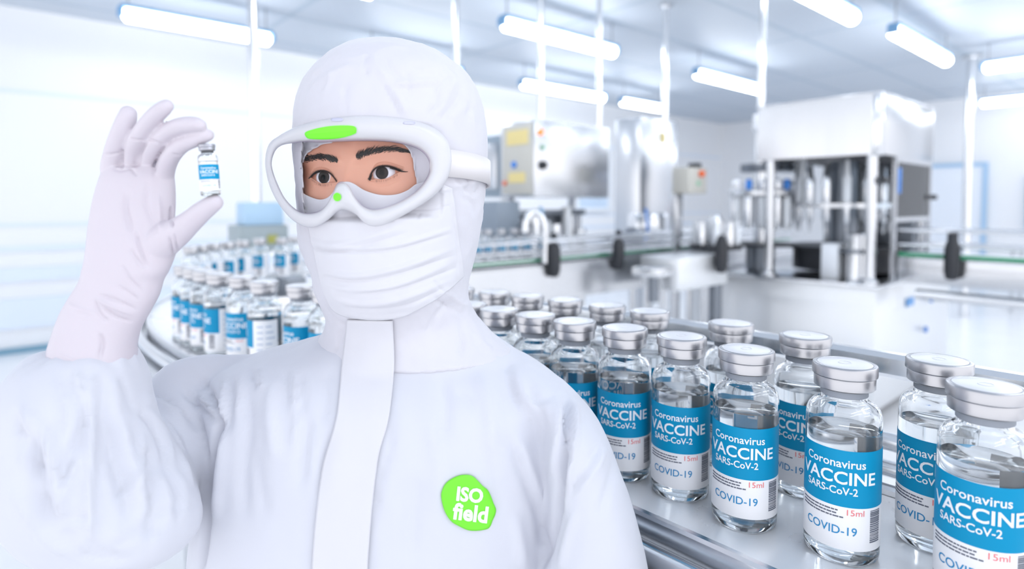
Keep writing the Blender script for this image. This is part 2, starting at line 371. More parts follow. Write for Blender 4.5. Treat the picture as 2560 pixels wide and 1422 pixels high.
# guide-rail brackets: black clamps with a rod, on the far run's near side
for px in (1372, 1534):
    X = float(to_world(P(px, 600, 3.3))[0])
    r_ = (px-CX)/F_PX; dd = 2.66/(CY_ - r_*SY_); wx = dd*(r_*CY_ + SY_)
    b = MB().lathe([(0,-0.11),(0.03,-0.10),(0.042,-0.06),(0.042,0.05),(0.034,0.10),(0,0.115)], 20, (wx, 2.615, BELT-0.005))
    bo = cpart(b, 'rail_clamp', M['black'])
    k = MB().lathe([(0,0),(0.018,0.004),(0.024,0.02),(0.018,0.036),(0,0.04)], 16, (wx, 2.615, BELT+0.125)).build('clamp_knob', M['black'], bo)
    MB().tube([(wx, 2.63, BELT+0.02), (wx, 2.72, BELT+0.10)], 0.009).build('clamp_rod', M['steel'], bo)
# chrome inverted-U guide pipe
X0 = 2.56
cpart(MB().tube(catmull([(X0, 2.64, BELT-0.02), (X0, 2.64, BELT+0.20), (X0-0.02, 2.66, BELT+0.27), (X0-0.07, 2.67, BELT+0.29), (X0-0.11, 2.68, BELT+0.25), (X0-0.12, 2.685, BELT+0.17)], 5), 0.020, 14), 'bent_pipe', M['steel_smooth'])

# ================================================================== BACKGROUND MACHINES
# ---- control cabinet above the far run
t = thing('control_cabinet', 'large stainless control cabinet with an orange pilot lamp above the far conveyor', 'cabinet', (2.75, 2.93, 1.545))
MB().box((0, 0, 0), (0.76, 0.36, 0.52), bev=0.006).build('body', M['steel'], t)
MB().box((-0.006, 0.02, 0.02), (0, 0.33, 0.50), bev=0.002).build('side_panel', M['beige'], t)
MB().box((-0.010, 0.06, 0.36), (-0.006, 0.28, 0.46)).build('warning_label', M['yellow'], t)
MB().box((-0.010, 0.09, 0.10), (-0.006, 0.26, 0.17)).build('warning_label', M['yellow'], t)
MB().lathe([(0,0),(0.022,0),(0.022,-0.012),(0.014,-0.026),(0,-0.03)], 20, (0.045, 0, 0.435), axis='y').build('pilot_lamp', M['amber'], t)
MB().lathe([(0,0),(0.020,0),(0.020,-0.012),(0,-0.016)], 20, (0.065, 0, 0.335), axis='y').build('push_button', mat('button_green', srgb(150, 190, 170), 0.4), t)
MB().lathe([(0,0),(0.030,0),(0.030,-0.018),(0.018,-0.03),(0,-0.03)], 20, (0.062, 0, 0.215), axis='y').box((0.052, -0.045, 0.195), (0.072, -0.028, 0.235)).build('rotary_switch', M['black'], t)
MB().lathe([(0,0),(0.022,0),(0.022,-0.02),(0,-0.026)], 16, (0, 0.20, 0.225), axis='x').build('side_button', M['blue_plastic'], t)
MB().lathe([(0,0),(0.016,0),(0.016,-0.02),(0,-0.024)], 16, (0, 0.30, 0.10), axis='x').build('side_button', M['orange'], t)
for x in (0.06, 0.70):
    MB().box((x-0.02, 0.30, -1.545), (x+0.02, 0.35, 0.0), bev=0.004).build('leg', M['steel'], t)
# the narrow dark cabinet behind it at its left
t = thing('side_cabinet', 'narrow grey cabinet just left behind the large stainless cabinet', 'cabinet', (2.86, 3.42, 1.55))
MB().box((0, 0, 0), (0.30, 0.26, 0.46), bev=0.005).build('body', mat('grey_enamel', srgb(150, 165, 178), 0.5), t)
MB().box((-0.012, 0.03, 0.06), (0, 0.20, 0.40), bev=0.003).build('cabinet_door', M['steel'], t)
MB().cyl((0.15, 0.13, -1.55), 0.03, 1.55, 12).build('leg', M['steel'], t)
# ---- labelling heads under the cabinet
t = thing('labelling_unit', 'cluster of labelling rollers and nozzles below the large stainless cabinet', 'machine', (2.72, 3.02, BELT+0.0))
MB().box((0.0, 0.02, -0.1), (0.10, 0.14, 0.20), bev=0.01).build('motor_block', M['steel_dark'], t)
MB().box((-0.18, 0.05, 0.12), (0.02, 0.25, 0.36), bev=0.01).build('gear_box', mat('grey_blue_casing', srgb(140, 152, 165), 0.4), t)
MB().box((0.08, 0.12, 0.10), (0.60, 0.19, 0.26), bev=0.008).build('drive_casing', M['steel_dark'], t)
for k, (x, r, z0, h) in enumerate(((0.16, 0.045, 0.10, 0.16), (0.29, 0.03, 0.02, 0.20), (0.36, 0.05, 0.06, 0.14), (0.50, 0.035, 0.10, 0.22), (0.62, 0.05, -0.02, 0.18))):
    MB().cyl((x, 0.05 + 0.02*(k % 2), z0), r, h, 20, bev=0.006).build('roller', M['steel_smooth'] if k % 2 == 0 else M['white_plastic'], t)
MB().box((0.20, 0.02, -0.02), (0.27, 0.09, 0.16), bev=0.006).build('sensor_box', M['white_plastic'], t)
MB().lathe([(0,0),(0.022,0),(0.022,0.07),(0.012,0.10),(0,0.10)], 16, (0.20, 0.03, 0.22)).build('nozzle', mat('pale_blue_nozzle', srgb(150, 190, 225), 0.4), t)
MB().box((-0.02, 0.06, 0.26), (0.70, 0.12, 0.30), bev=0.004).build('cross_bar', M['steel_dark'], t)
MB().box((-0.20, 0.10, -BELT), (-0.16, 0.14, 0.14), bev=0.004).box((0.66, 0.10, -BELT), (0.70, 0.14, 0.27), bev=0.004).build('support_post', M['steel'], t)
# ---- tall steel box behind, with pole
t = thing('tall_steel_box', 'tall steel box right behind the large control cabinet under a pole', 'cabinet', (4.52, 3.40, 0))
MB().box((0, 0, 1.05), (0.58, 0.30, 2.30), bev=0.006).build('body', M['steel'], t)
MB().box((0.30, -0.008, 2.08), (0.38, 0, 2.18)).build('warning_label', M['yellow'], t)
MB().box((0.05, 0.05, 0), (0.10, 0.10, 1.06)).box((0.20, 0.2, 0), (0.25, 0.25, 1.06)).build('leg', M['steel'], t)
# white hopper-like drum
t = thing('feed_drum', 'pale round steel drum between the large cabinet and the filling machine', 'drum', (4.42, 3.24, 0))
MB().lathe([(0,1.13),(0.17,1.13),(0.18,1.15),(0.18,1.40),(0.17,1.42),(0,1.42)], 32).build('body', M['steel_smooth'], t)
MB().cyl((0, 0, 0), 0.05, 1.135, 16).build('stand', M['steel'], t)
# ---- small button box on an arm
t = thing('button_box', 'small grey button box with orange-red stop button on a bent arm', 'control box', (3.78, 2.42, 1.575))
MB().box((0, 0, 0), (0.24, 0.14, 0.19), bev=0.006).build('body', M['beige'], t)
MB().lathe([(0,0),(0.022,0),(0.026,-0.016),(0.018,-0.03),(0,-0.03)], 18, (0.150, 0, 0.145), axis='y').build('stop_button', M['orange'], t)
MB().lathe([(0,0),(0.018,0),(0.018,-0.01),(0,-0.012)], 18, (0.12, 0, 0.075), axis='y').build('start_button', mat('button_pale_green', srgb(150, 200, 170), 0.4), t)
MB().box((0.14, 0.02, 0.19), (0.20, 0.10, 0.225), bev=0.004).build('indicator', M['black'], t)
MB().box((0.02, 0.11, -0.33), (0.10, 0.16, 0.01), bev=0.004).box((0.03, 0.115, -1.575), (0.08, 0.155, -0.32)).build('post', M['steel'], t)

# ---- rotary capper at the left of the filler
cx0, cy0 = 4.74, 2.36
t = thing('capping_machine', 'rotary capping head with pale cylinders left of the filling machine', 'machine', (cx0, cy0, 0.96))
MB().lathe([(0,0.2),(0.235,0.2),(0.235,0.225),(0,0.225)], 40).build('star_wheel', M['black'], t)
MB().lathe([(0,0),(0.11,0),(0.11,0.2),(0,0.2)], 24).build('drum', M['steel_dark'], t)
MB().lathe([(0,0.225),(0.055,0.225),(0.055,1.12),(0.075,1.14),(0.075,1.26),(0,1.28)], 24).build('column', M['steel_smooth'], t)
MB().lathe([(0,0.60),(0.24,0.60),(0.25,0.61),(0.25,0.64),(0.24,0.65),(0,0.65)], 40).build('ring_plate', M['steel'], t)
MB().lathe([(0,0.80),(0.16,0.80),(0.165,0.81),(0.165,0.86),(0,0.87)], 32).build('upper_plate', M['steel_dark'], t)
for k in range(12):
    a = 2*math.pi*k/12; x, y = 0.205*math.cos(a), 0.205*math.sin(a)
    h = MB().lathe([(0,0.34),(0.016,0.34),(0.030,0.40),(0.032,0.58),(0.026,0.60),(0,0.60)], 14, (x, y, 0)).build('capping_head', M['white_plastic'] if k % 2 else M['steel_smooth'], t)
    MB().lathe([(0,0.65),(0.022,0.65),(0.028,0.70),(0.020,0.73),(0,0.74)], 12, (x, y, 0)).build('knob', M['steel_smooth'] if k % 3 else M['blue_plastic'], h)
MB().tube(catmull([(0.0, -0.02, 1.25), (-0.02, -0.12, 1.27), (0.03, -0.24, 1.18), (0.05, -0.30, 1.02), (0.05, -0.31, 0.72)], 6), 0.018, 10).build('air_hose', M['white_plastic'], t)

# ---- filling machine
FX, FY = 4.47, 1.42
t = thing('filling_machine', 'large stainless filling machine with a hood on four columns', 'machine', (FX, FY, 0))
BT = 0.953
MB().box((0, 0, 0.08), (1.80, 1.44, BT-0.03), bev=0.006).build('base', M['satin'], t)
MB().box((-0.02, -0.02, BT-0.03), (1.82, 1.46, BT), bev=0.008).build('deck', M['steel_smooth'], t)
MB().box((-0.004, 0.06, 0.35), (0, 0.98, 0.80), bev=0.002).build('access_panel', M['satin'], t)
for x, y in ((0.06, 0.06), (1.70, 0.06), (0.06, 1.36), (1.70, 1.36)): MB().cyl((x, y, 0), 0.05, 0.085, 16).build('foot', M['black'], t)
# hood: four sheet walls with folded corners, and a roof
HB, HT = 1.833, 2.235
MB().box((0, 0, HB), (1.2, 0.012, HT), bev=0.003).box((0, 0.838, HB), (1.2, 0.85, HT), bev=0.003).box((0, 0.012, HB), (0.012, 0.838, HT)).box((1.188, 0.012, HB), (1.2, 0.838, HT)).box((0.012, 0.012, HT-0.02), (1.188, 0.838, HT)).build('hood', M['steel'], t)
MB().box((-0.008, -0.008, HB-0.01), (0.045, 0.045, HT+0.012), bev=0.004).build('corner_trim', M['steel_smooth'], t)
MB().box((-0.01, -0.01, HT), (1.21, 0.86, HT+0.012), bev=0.003).build('roof_sheet', M['steel_smooth'], t)
MB().box((0.52, 0.85, HB-0.06), (1.00, 1.00, HT-0.06), bev=0.01).build('side_cover', M['steel_dark'], t)
for x, y in ((0.05, 0.06), (0.05, 0.76), (1.14, 0.06), (1.14, 0.76)):
    c = MB().lathe([(0,BT),(0.055,BT),(0.055,BT+0.02),(0.034,BT+0.04),(0.034,HB+0.02),(0,HB+0.02)], 24, (x, y, 0)).build('column', M['steel'], t)
# carousel
cc = (0.60, 0.43)
MB().box((0.98, 0.06, BT), (1.12, 0.70, HB), bev=0.01).build('inner_housing', M['steel_dark'], t)
MB().lathe([(0,BT),(0.16,BT),(0.16,BT+0.16),(0.10,BT+0.18),(0.10,HB),(0,HB)], 32, (*cc, 0)).build('central_column', M['steel_dark'], t)
MB().lathe([(0.10,BT+0.20),(0.40,BT+0.20),(0.40,BT+0.225),(0.10,BT+0.225)], 40, (*cc, 0)).lathe([(0.10,BT+0.04),(0.36,BT+0.04),(0.36,BT+0.20),(0.10,BT+0.20)], 40, (*cc, 0)).build('bottle_table', M['black'], t)
MB().lathe([(0.10,BT+0.52),(0.39,BT+0.52),(0.39,BT+0.55),(0.10,BT+0.55)], 40, (*cc, 0)).build('nozzle_ring', M['steel'], t)
for k in range(16):
    a = 2*math.pi*k/16; x, y = cc[0] + 0.34*math.cos(a), cc[1] + 0.34*math.sin(a)
    p = MB().lathe([(0,BT+0.55),(0.026,BT+0.55),(0.030,BT+0.57),(0.030,HB-0.14),(0.020,HB-0.12),(0.012,HB-0.01),(0,HB-0.01)], 14, (x, y, 0)).build('piston', M['steel_smooth'] if k % 3 else M['white_plastic'], t)
    MB().lathe([(0,BT+0.33),(0.007,BT+0.33),(0.010,BT+0.40),(0.022,BT+0.42),(0.022,BT+0.52),(0,BT+0.52)], 12, (x, y, 0)).build('nozzle', M['steel_smooth'], p)
MB().box((0.10, 0.28, BT), (0.26, 0.40, BT+0.26), bev=0.01).build('gear_housing', M['white_plastic'], t)
MB().cyl((0.17, 0.18, BT), 0.075, 0.34, 24, bev=0.01).build('infeed_drum', M['steel_smooth'], t)
MB().cyl((0.17, 0.18, BT+0.20), 0.12, 0.025, 28).build('infeed_wheel', M['steel_dark'], t)
# right-hand guard door with a clear pane and blue edge
g = MB().box((0.30, -0.012, BT), (0.335, 0.012, HB)).box((1.10, -0.012, BT), (1.135, 0.012, HB)).box((0.335, -0.012, HB-0.04), (1.10, 0.012, HB)).box((0.335, -0.012, BT+0.42), (1.10, 0.012, BT+0.45)).build('guard_door', M['steel'], t)
MB().box((0.335, -0.004, BT+0.45), (1.10, 0.004, HB-0.04)).build('pane', M['pane'], g)
MB().box((0.36, -0.016, HB-0.26), (0.40, -0.005, HB-0.08), bev=0.003).build('edge_strip', M['blue_plastic'], g)
MB().box((0.02, -0.03, HB-0.20), (0.11, -0.0, HB-0.15), bev=0.01).build('latch', M['black'], t)
MB().box((1.13, -0.04, HB-0.30), (1.20, -0.0, HB-0.26), bev=0.008).build('latch', M['black'], t)
MB().lathe([(0,0),(0.022,0),(0.022,-0.02),(0,-0.025)], 14, (1.15, -0.02, 0.74), axis='y').build('gauge', M['blue_plastic'], t)
MB().lathe([(0,0),(0.024,0),(0.024,-0.02),(0,-0.025)], 14, (1.02, -0.02, 0.52), axis='y').build('gauge', M['blue_plastic'], t)
MB().box((0.62, -0.012, 0.74), (0.78, -0.002, 0.80)).build('rating_plate', mat('plate_blue', srgb(90, 160, 225), 0.4), t)

# ---- outfeed conveyor running out of the filler at the right
t = thing('outfeed_conveyor', 'straight outfeed conveyor with black brackets leaving the filling machine at the right', 'conveyor', (4.92, 1.38, 0))
L_ = 2.6
MB().box((-0.12, -L_, BELT-0.012), (0.12, 0, BELT)).build('belt', M['white_plastic'], t)
MB().box((-0.16, -L_, BELT-0.20), (-0.13, 0, BELT-0.025), bev=0.004).build('side_panel', M['steel'], t)
MB().box((0.13, -L_, BELT-0.20), (0.16, 0, BELT-0.025), bev=0.004).build('side_panel', M['steel'], t)
MB().box((-0.155, -L_, BELT-0.02), (-0.121, 0, BELT+0.004)).build('wear_strip', M['green'], t)
for x in (-0.15, 0.15):
    for z in (0.06, 0.16): MB().tube([(x, 0, BELT+z), (x, -L_, BELT+z)], 0.012, 12).build('guide_bar', M['steel_smooth'], t)
for y in (-0.32, -0.86, -1.5):
    b = MB().lathe([(0,-0.16),(0.034,-0.15),(0.045,-0.10),(0.045,0.05),(0.030,0.10),(0.030,0.15),(0,0.16)], 18, (-0.20, y, BELT)).build('rail_clamp', M['black'], t)
    MB().tube([(-0.20, y, BELT+0.10), (-0.14, y, BELT+0.16)], 0.01).build('clamp_rod', M['steel'], b)
MB().tube([(-0.1, -0.1, BELT-0.28), (-0.1, -L_, BELT-0.28)], 0.035, 14).build('drive_shaft', M['steel_smooth'], t)
for y in (-0.95, -2.4):
    MB().box((-0.14, y-0.02, 0), (-0.10, y+0.02, BELT-0.03)).box((0.10, y-0.02, 0), (0.14, y+0.02, BELT-0.03)).build('leg', M['steel'], t)
# ---- drive boxes in front of the far run
t = thing('drive_box', 'low stainless drive box standing in front of the far conveyor', 'machine', (3.36, 2.22, 0))
MB().box((0, 0, 0.93), (0.62, 0.30, 1.145), bev=0.008).build('body', M['satin'], t)
MB().box((-0.20, 0.02, 1.03), (0, 0.22, 1.09), bev=0.01).build('motor_bracket', M['steel_smooth'], t)
MB().cyl((-0.10, 0.12, 0.86), 0.035, 0.18, 16).build('motor', M['steel_dark'], t)
MB().lathe([(0,-0.14),(0.034,-0.13),(0.045,-0.08),(0.045,0.06),(0.024,0.12),(0,0.13)], 18, (0.44, -0.05, 1.16)).build('rail_clamp', M['black'], t)
for x in (0.05, 0.57): MB().box((x-0.02, 0.13, 0), (x+0.02, 0.17, 0.935)).build('leg', M['steel'], t)
t = thing('transfer_station', 'black transfer wheel with pale bottle holders between the drive box and the capping head', 'machine', (4.12, 2.40, 0))
MB().lathe([(0,BELT+0.004),(0.19,BELT+0.004),(0.19,BELT+0.04),(0,BELT+0.04)], 36).build('wheel', M['black'], t)
MB().lathe([(0,0),(0.09,0),(0.09,0.04),(0.05,0.06),(0.05,BELT+0.004),(0,BELT+0.004)], 22).build('stand', M['steel_dark'], t)
MB().lathe([(0,BELT+0.04),(0.05,BELT+0.04),(0.05,BELT+0.22),(0.03,BELT+0.26),(0,BELT+0.26)], 20).build('hub', M['steel_smooth'], t)
for k in range(9):
    a = 2*math.pi*k/9 + 0.2
    MB().lathe([(0,BELT+0.04),(0.026,BELT+0.04),(0.028,BELT+0.15),(0.017,BELT+0.18),(0.020,BELT+0.21),(0,BELT+0.21)], 14, (0.150*math.cos(a), 0.150*math.sin(a), 0)).build('bottle_holder', M['white_plastic'] if k % 2 else M['steel_smooth'], t)
# dark pump with blue hose
t = thing('pump', 'small dark pump with a blue hose behind the far conveyor', 'pump', (4.02, 3.10, 0))
MB().lathe([(0,1.15),(0.07,1.15),(0.09,1.19),(0.09,1.25),(0.05,1.30),(0,1.31)], 22).build('body', M['steel_dark'], t)
MB().tube(catmull([(0.10, -0.02, 1.18), (0.16, -0.03, 1.22), (0.18, -0.02, 1.32), (0.18, 0, 1.46)], 5), 0.014, 10).build('hose', M['blue_plastic'], t)
MB().cyl((0, 0, 0), 0.03, 1.155, 12).build('stand', M['steel'], t)
# ---- machine stand with pole far left
pp = to_world(P(642, 590, 3.7))
t = thing('detector_stand', 'grey machine head with a pale blue box on top, at the left behind the bottles', 'machine', (pp[0], pp[1], 0), math.radians(0))
MB().box((-0.13, -0.10, 1.20), (0.16, 0.14, 1.37), bev=0.008).build('head', mat('grey_green_casing', srgb(160, 172, 176), 0.45), t)
MB().box((-0.09, -0.08, 1.37), (0.14, 0.10, 1.51), bev=0.01).build('upper_box', mat('pale_blue_casing', srgb(178, 208, 232), 0.4), t)
MB().box((0.03, -0.108, 1.26), (0.09, -0.10, 1.31)).build('warning_label', mat('olive_label', srgb(170, 170, 90), 0.6), t)
MB().cyl((0, 0, 1.505), 0.030, CEIL-0.25-1.505, 16).build('pole', M['steel_smooth'], t)
MB().cyl((0, 0, 0), 0.06, 1.205, 18).build('stand', M['steel'], t)
# ---- inner mechanism seen between bottles and mask
p = to_world(P(735, 660, 2.15))
t = thing('transfer_mechanism', 'steel transfer mechanism inside the conveyor curve behind the mask', 'machine', (p[0], p[1], 0))
MB().box((-0.16, -0.12, 1.06), (0.30, 0.10, 1.17), bev=0.008).build('body', M['steel'], t)
MB().box((-0.05, -0.06, 1.17), (0.02, 0.04, 1.24), bev=0.004).build('block', M['steel_dark'], t)
MB().box((-0.18, -0.14, 1.17), (0.10, -0.10, 1.19)).build('top_bar', M['steel_smooth'], t)
MB().cyl((0, 0, 0), 0.06, 1.065, 16).build('stand', M['steel'], t)
# ---- bench with goods at the far right
t = thing('packing_bench', 'far white packing bench with small reddish crate by the back wall', 'bench', (10.6, 1.25, 0))
MB().box((0, -0.5, 0.86), (0.7, 0.5, 0.90), bev=0.006).build('bench_top', M['white_plastic'], t)
for x, y in ((0.05, -0.45), (0.65, -0.45), (0.05, 0.45), (0.65, 0.45)): MB().box((x-0.02, y-0.02, 0), (x+0.02, y+0.02, 0.86)).build('leg', M['steel'], t)
tag(MB().box((0, 0, 0), (0.3, 0.4, 0.22), bev=0.01).build('crate', M['red'], loc=(10.75, 1.15, 0.90)), 'small reddish crate on the far packing bench', 'crate')
# ---- poles
pole(1141, 4.3, 0.0, 0.022, 'thin steel pole rising just right of the white hood')
pole(1352, 4.29, 2.065, 0.022, 'thin steel pole rising behind the large cabinet, left of two')
pole(1497, 4.52, 2.065, 0.020, 'thin steel pole rising at the right end of the large cabinet')
pole(1662, 5.955, 2.30, 0.028, 'thin steel pole above the tall steel box')
pole(1902, 4.68, 2.248, 0.024, 'thin steel pole above the left end of the filling machine')
pole(2424, 8.0, 0.0, 0.05, 'pale pole standing at the far right beyond the filling machine')

# ================================================================== VACCINE BOTTLES
RB = 0.0332; BH = 0.186
def arc(V, z0, th0=0.0, r=RB+0.0006):
    """wrap flat (x, y) around the bottle, front towards -y, centred at height z0 and angle th0"""
    th = V[:, 0]/RB + th0
    return np.stack([r*np.sin(th), -r*np.cos(th), V[:, 1] + z0], 1)
def wrap_patch(th_a, th_b, z_a, z_b, r, n=40):
    v = []; f = []
    for i in range(n+1):
        t = th_a + (th_b - th_a)*i/n
        for rr in (r, r - 0.00025):
            v += [(rr*math.sin(t), -rr*math.cos(t), z_a), (rr*math.sin(t), -rr*math.cos(t), z_b)]
    for i in range(n):
        a = 4*i; b = 4*(i+1)
        f += [(a, b, b+1, a+1), (a+2, a+3, b+3, b+2), (a+1, b+1, b+3, a+3), (a, a+2, b+2, b)]
    e = 4*n; f += [(0, 1, 3, 2), (e, e+2, e+3, e+1)]
    return v, f
def lettering(items):
    mb = MB()
    for body, wd, ht, z, th, bold in items:
        V, Fc = text_mesh(body, width=wd, height=ht, bold=bold); mb.add(arc(V, z, th), Fc)
    return mb
def bottle(name, label, cat, loc, k=1.0, capm=None, liqm=None, group=None):
    t = thing(name, label, cat, loc, 0, group)
    S = lambda prof: [(r*k, h*k) for r, h in prof]
    R = RB
    outer = [(0,0.0015),(0.017,0.0010),(0.026,0),(0.0308,0.0008),(0.0327,0.0035),(R,0.0075),(R,0.132),(0.0328,0.1382),(0.0311,0.1434),(0.0280,0.1476),(0.0240,0.1504),(0.0214,0.1518),(0.0201,0.1540),(0.0198,0.1625),(0.0198,0.1660)]
    inner = [(0.0160,0.1660),(0.0163,0.1555),(0.0174,0.1512),(0.0216,0.1476),(0.0263,0.1446),(0.0291,0.1408),(0.0307,0.1358),(0.0311,0.131),(0.0311,0.010),(0.0296,0.0065),(0.026,0.0052),(0.012,0.0058),(0,0.0062)]
    MB().lathe(S(outer + inner), 56).build('glass_body', M['glass'], t, angle=70)
    lz = 0.1240
    liq = [(0,0.0061),(0.012,0.0057),(0.026,0.0051),(0.0297,0.0064),(0.0312,0.010),(0.0312,lz+0.0006),(0.0300,lz),(0,lz)]
    MB().lathe(S(liq), 56).build('liquid', liqm or M['liquid'], t, angle=60)
    stop = [(0,0.157),(0.0157,0.157),(0.0157,0.1662),(0.0205,0.1664),(0.0205,0.169),(0,0.169)]
    MB().lathe(S(stop), 40).build('stopper', M['rubber'], t)
    MB().lathe(S([(0.0202,0.1556),(0.0208,0.1562),(0.0208,0.1640),(0.0202,0.1640)]), 40).build('neck_band', M['rubber'] if capm is None else M['rubber_dark'], t)
    cap = [(0.0204,0.1632),(0.0258,0.1632),(0.0268,0.1641),(0.0269,0.1738),(0.0266,0.1744),(0.0277,0.1749),(0.0285,0.1758),(0.0285,0.1844),(0.0279,0.1855),(0.0268,0.1860),(0.0248,0.1860),(0.0243,0.1854),(0,0.1854)]
    MB().lathe(S(cap), 56).build('cap', capm or M['cap'], t, angle=35)
    cw = t.children[-1]
    disc = MB().lathe(S([(0.0240,0.1855),(0.0240,0.1859),(0.0236,0.1861),(0.010,0.18625),(0.0,0.18625)]), 48).lathe(S([(0.0052,0.1862),(0.0052,0.1866),(0.0060,0.1866),(0.0060,0.1862)]), 24).build('top_disc', M['cap_white'], cw, angle=30)
    # label: blue band above, white band below, back panel; lettering lies on it
    d2r = math.radians
    lb = MB(); v, f = wrap_patch(d2r(-100), d2r(88), 0.0575, 0.1110, RB+0.0003); lb.add(np.array(v)*k, f, 0)
    v, f = wrap_patch(d2r(-100), d2r(88), 0.0165, 0.0575, RB+0.0003); lb.add(np.array(v)*k, f, 1)
    v, f = wrap_patch(d2r(88), d2r(172), 0.0165, 0.1110, RB+0.0003); lb.add(np.array(v)*k, f, 1)
    lab = lb.build('label', [M['label_blue'], M['label_white']], t)
    c0 = d2r(-8)
    def put(items, nm, m):
        mb = lettering(items); mb.v = [tuple(c*k for c in p) for p in mb.v]; return mb.build(nm, m, lab, smooth=False)
    put([('Coronavirus', 0.0540, 0.0080, 0.0987, d2r(-9), 0.012), ('VACCINE', 0.0715, 0.0122, 0.0850, d2r(-6), 0.018), ('SARS-CoV-2', 0.0465, 0.0072, 0.0727, d2r(-14), 0.014)], 'lettering', M['ink_white'])
    put([('COVID-19', 0.0465, 0.0080, 0.0350, d2r(-14), 0.006)], 'lettering', M['ink_blue'])
    put([('15ml', 0.0150, 0.0056, 0.0530, d2r(24), 0.0)], 'lettering', M['ink_red'])
    fp = MB()
    rnd_ = random.Random(3)
    for row, (z, a0, a1) in enumerate(((0.0537, -66, -2), (0.0507, -66, -4), (0.0477, -66, 6))):
        a = a0
        while a < a1:
            wl = rnd_.uniform(3.0, 9.5); v, f = wrap_patch(d2r(a), d2r(min(a+wl, a1)), z-0.0006, z+0.0006, RB+0.0006, 3); fp.add(np.array(v)*k, f); a += wl + 1.1
    fp.build('small_print', M['ink_grey'], lab, smooth=False)
    bc = MB(); z = 0.0245
    while z < 0.0545:
        h = rnd_.choice((0.0004, 0.0007, 0.0011)); v, f = wrap_patch(d2r(48), d2r(70), z, z+h, RB+0.0006, 6); bc.add(np.array(v)*k, f); z += h + rnd_.choice((0.0005, 0.0008))
    bc.build('barcode', M['ink_grey'], lab, smooth=False)
    bk = MB()
    for row in range(7):
        z = 0.0985 - row*0.0115
        for a0, a1 in ((102, 122), (130, 150 + 6*(row % 3))):
            v, f = wrap_patch(d2r(a0), d2r(a1), z-0.0009, z+0.0009, RB+0.0006, 8); bk.add(np.array(v)*k, f)
    bk.build('back_print', mat('ink_pale_grey', srgb(165, 180, 205), 0.5), lab, smooth=False)
    return t
CAPZ = -0.341 + BH
def face_rot(x, y, off_deg):
    return math.atan2(x, -y) + 0.0 + math.pi + math.radians(off_deg)
def turn_to_camera(x, y, off):
    # local -y points to the camera at the origin, then off degrees further to the right as seen from there
    return math.atan2(-y, -x) + math.pi/2 + math.radians(off)
rows = []
front = [(2465,962,-2),(2112,907,-3),(1866,872,-3),(1704,839,-3),(1562,818,-2),(1437,801,-2),(1340,785.5,-4),(1248,771,-6),(1181,759,-8)]
back = [(2348,898,-14),(2013,837,-24),(1829,806,-26),(1647,771,-30),(1530,759,-34),(1427,745,-36),(1337,733,-38),(1257,724,-40),(1182,713,-42)]
left = [(809,724,-60),(753,712,-64),(660,702,-128),(605,690,-37),(548,683,-91),(497,677,-70),(455,672,-88),(424,666,-85)]
rear = [(737,591,-60),(705,595,-64),(650,596,-66),(608,601,-82),(571,605,-52),(535,608,-72),(504,612,-74),(478,616,-76)]
nth = ['nearest', 'second nearest', 'third nearest', 'fourth nearest', 'fifth nearest', 'sixth nearest', 'seventh nearest', 'eighth nearest', 'ninth nearest']
for i, (x, y, o) in enumerate(front): rows.append((x, y, o, '%s vaccine bottle of the front row on the belt at the right' % nth[i], 'bottles in the front row'))
for i, (x, y, o) in enumerate(back): rows.append((x, y, o, '%s vaccine bottle of the back row, beside the guard bar' % nth[i], 'bottles in the back row'))
lw = ['vaccine bottle half hidden by the mask, beyond the left shoulder line', 'vaccine bottle standing apart just left of the mask above the shoulder', 'vaccine bottle on the curve showing its white back panel', 'vaccine bottle on the curve with blue label, left beside the back-panel bottle',
      'fourth vaccine bottle on the curve, counting leftward from the one standing apart', 'fifth vaccine bottle on the curve, counting leftward from the one standing apart', 'sixth vaccine bottle on the curve, counting leftward from the one standing apart', 'last vaccine bottle on the curve, beside the gloved wrist']
for i, (x, y, o) in enumerate(left): rows.append((x, y, o, lw[i], 'bottles on the left curve'))
rl = ['rightmost', 'second from the right', 'third from the right', 'fourth from the right', 'fifth from the right', 'sixth from the right', 'seventh from the right', 'leftmost']
for i, (x, y, o) in enumerate(rear): rows.append((x, y, o, 'blurred vaccine bottle beyond the curve, %s between thumb and goggles' % rl[i], 'bottles beyond the curve'))
fr = ['leftmost', 'second', 'third', 'fourth', 'fifth', 'sixth']
fpx = [1193, 1219, 1254, 1286, 1318, 1360]
first = None; PATH_XY = np.array([(p[0], p[1]) for p in PATH]); placed = []
def seat(x, y, lim=0.075):
    """keep a bottle on the belt"""
    d = np.hypot(PATH_XY[:, 0]-x, PATH_XY[:, 1]-y); i = int(d.argmin()); px_, py_, nx, ny = PATH[i]
    o = (x-px_)*nx + (y-py_)*ny; t_ = (x-px_)*(-ny)*-1 if False else ((x-px_)*ny - (y-py_)*nx)
    oc = max(-lim, min(lim, o)); return px_ + nx*oc + ny*t_, py_ + ny*oc - nx*t_, o
def stand(px, py, off, label, group, xy=None):
    global first
    if xy is None:
        wpt = on_plane(px, py, CAPZ); x, y = float(wpt[0]), float(wpt[1])
    else: x, y = xy
    x, y, o_ = seat(x, y)
    for _ in range(4):
        for q in placed:                                     # never two bottles in one place
            dx, dy = x-q[0], y-q[1]; dd = math.hypot(dx, dy)
            if dd < 0.0680 and dd > 1e-6: x += dx/dd*(0.0682-dd); y += dy/dd*(0.0682-dd)
    placed.append((x, y))
    rz = turn_to_camera(x, y, off)
    if first is None:
        first = bottle('vaccine_bottle', label, 'vaccine bottle', (x, y, BELT + 0.0002)); first.rotation_euler = (0, 0, rz); first['group'] = group
    else: dup(first, (x, y, BELT + 0.0002), rz, label, group)
for r in rows: stand(*r)
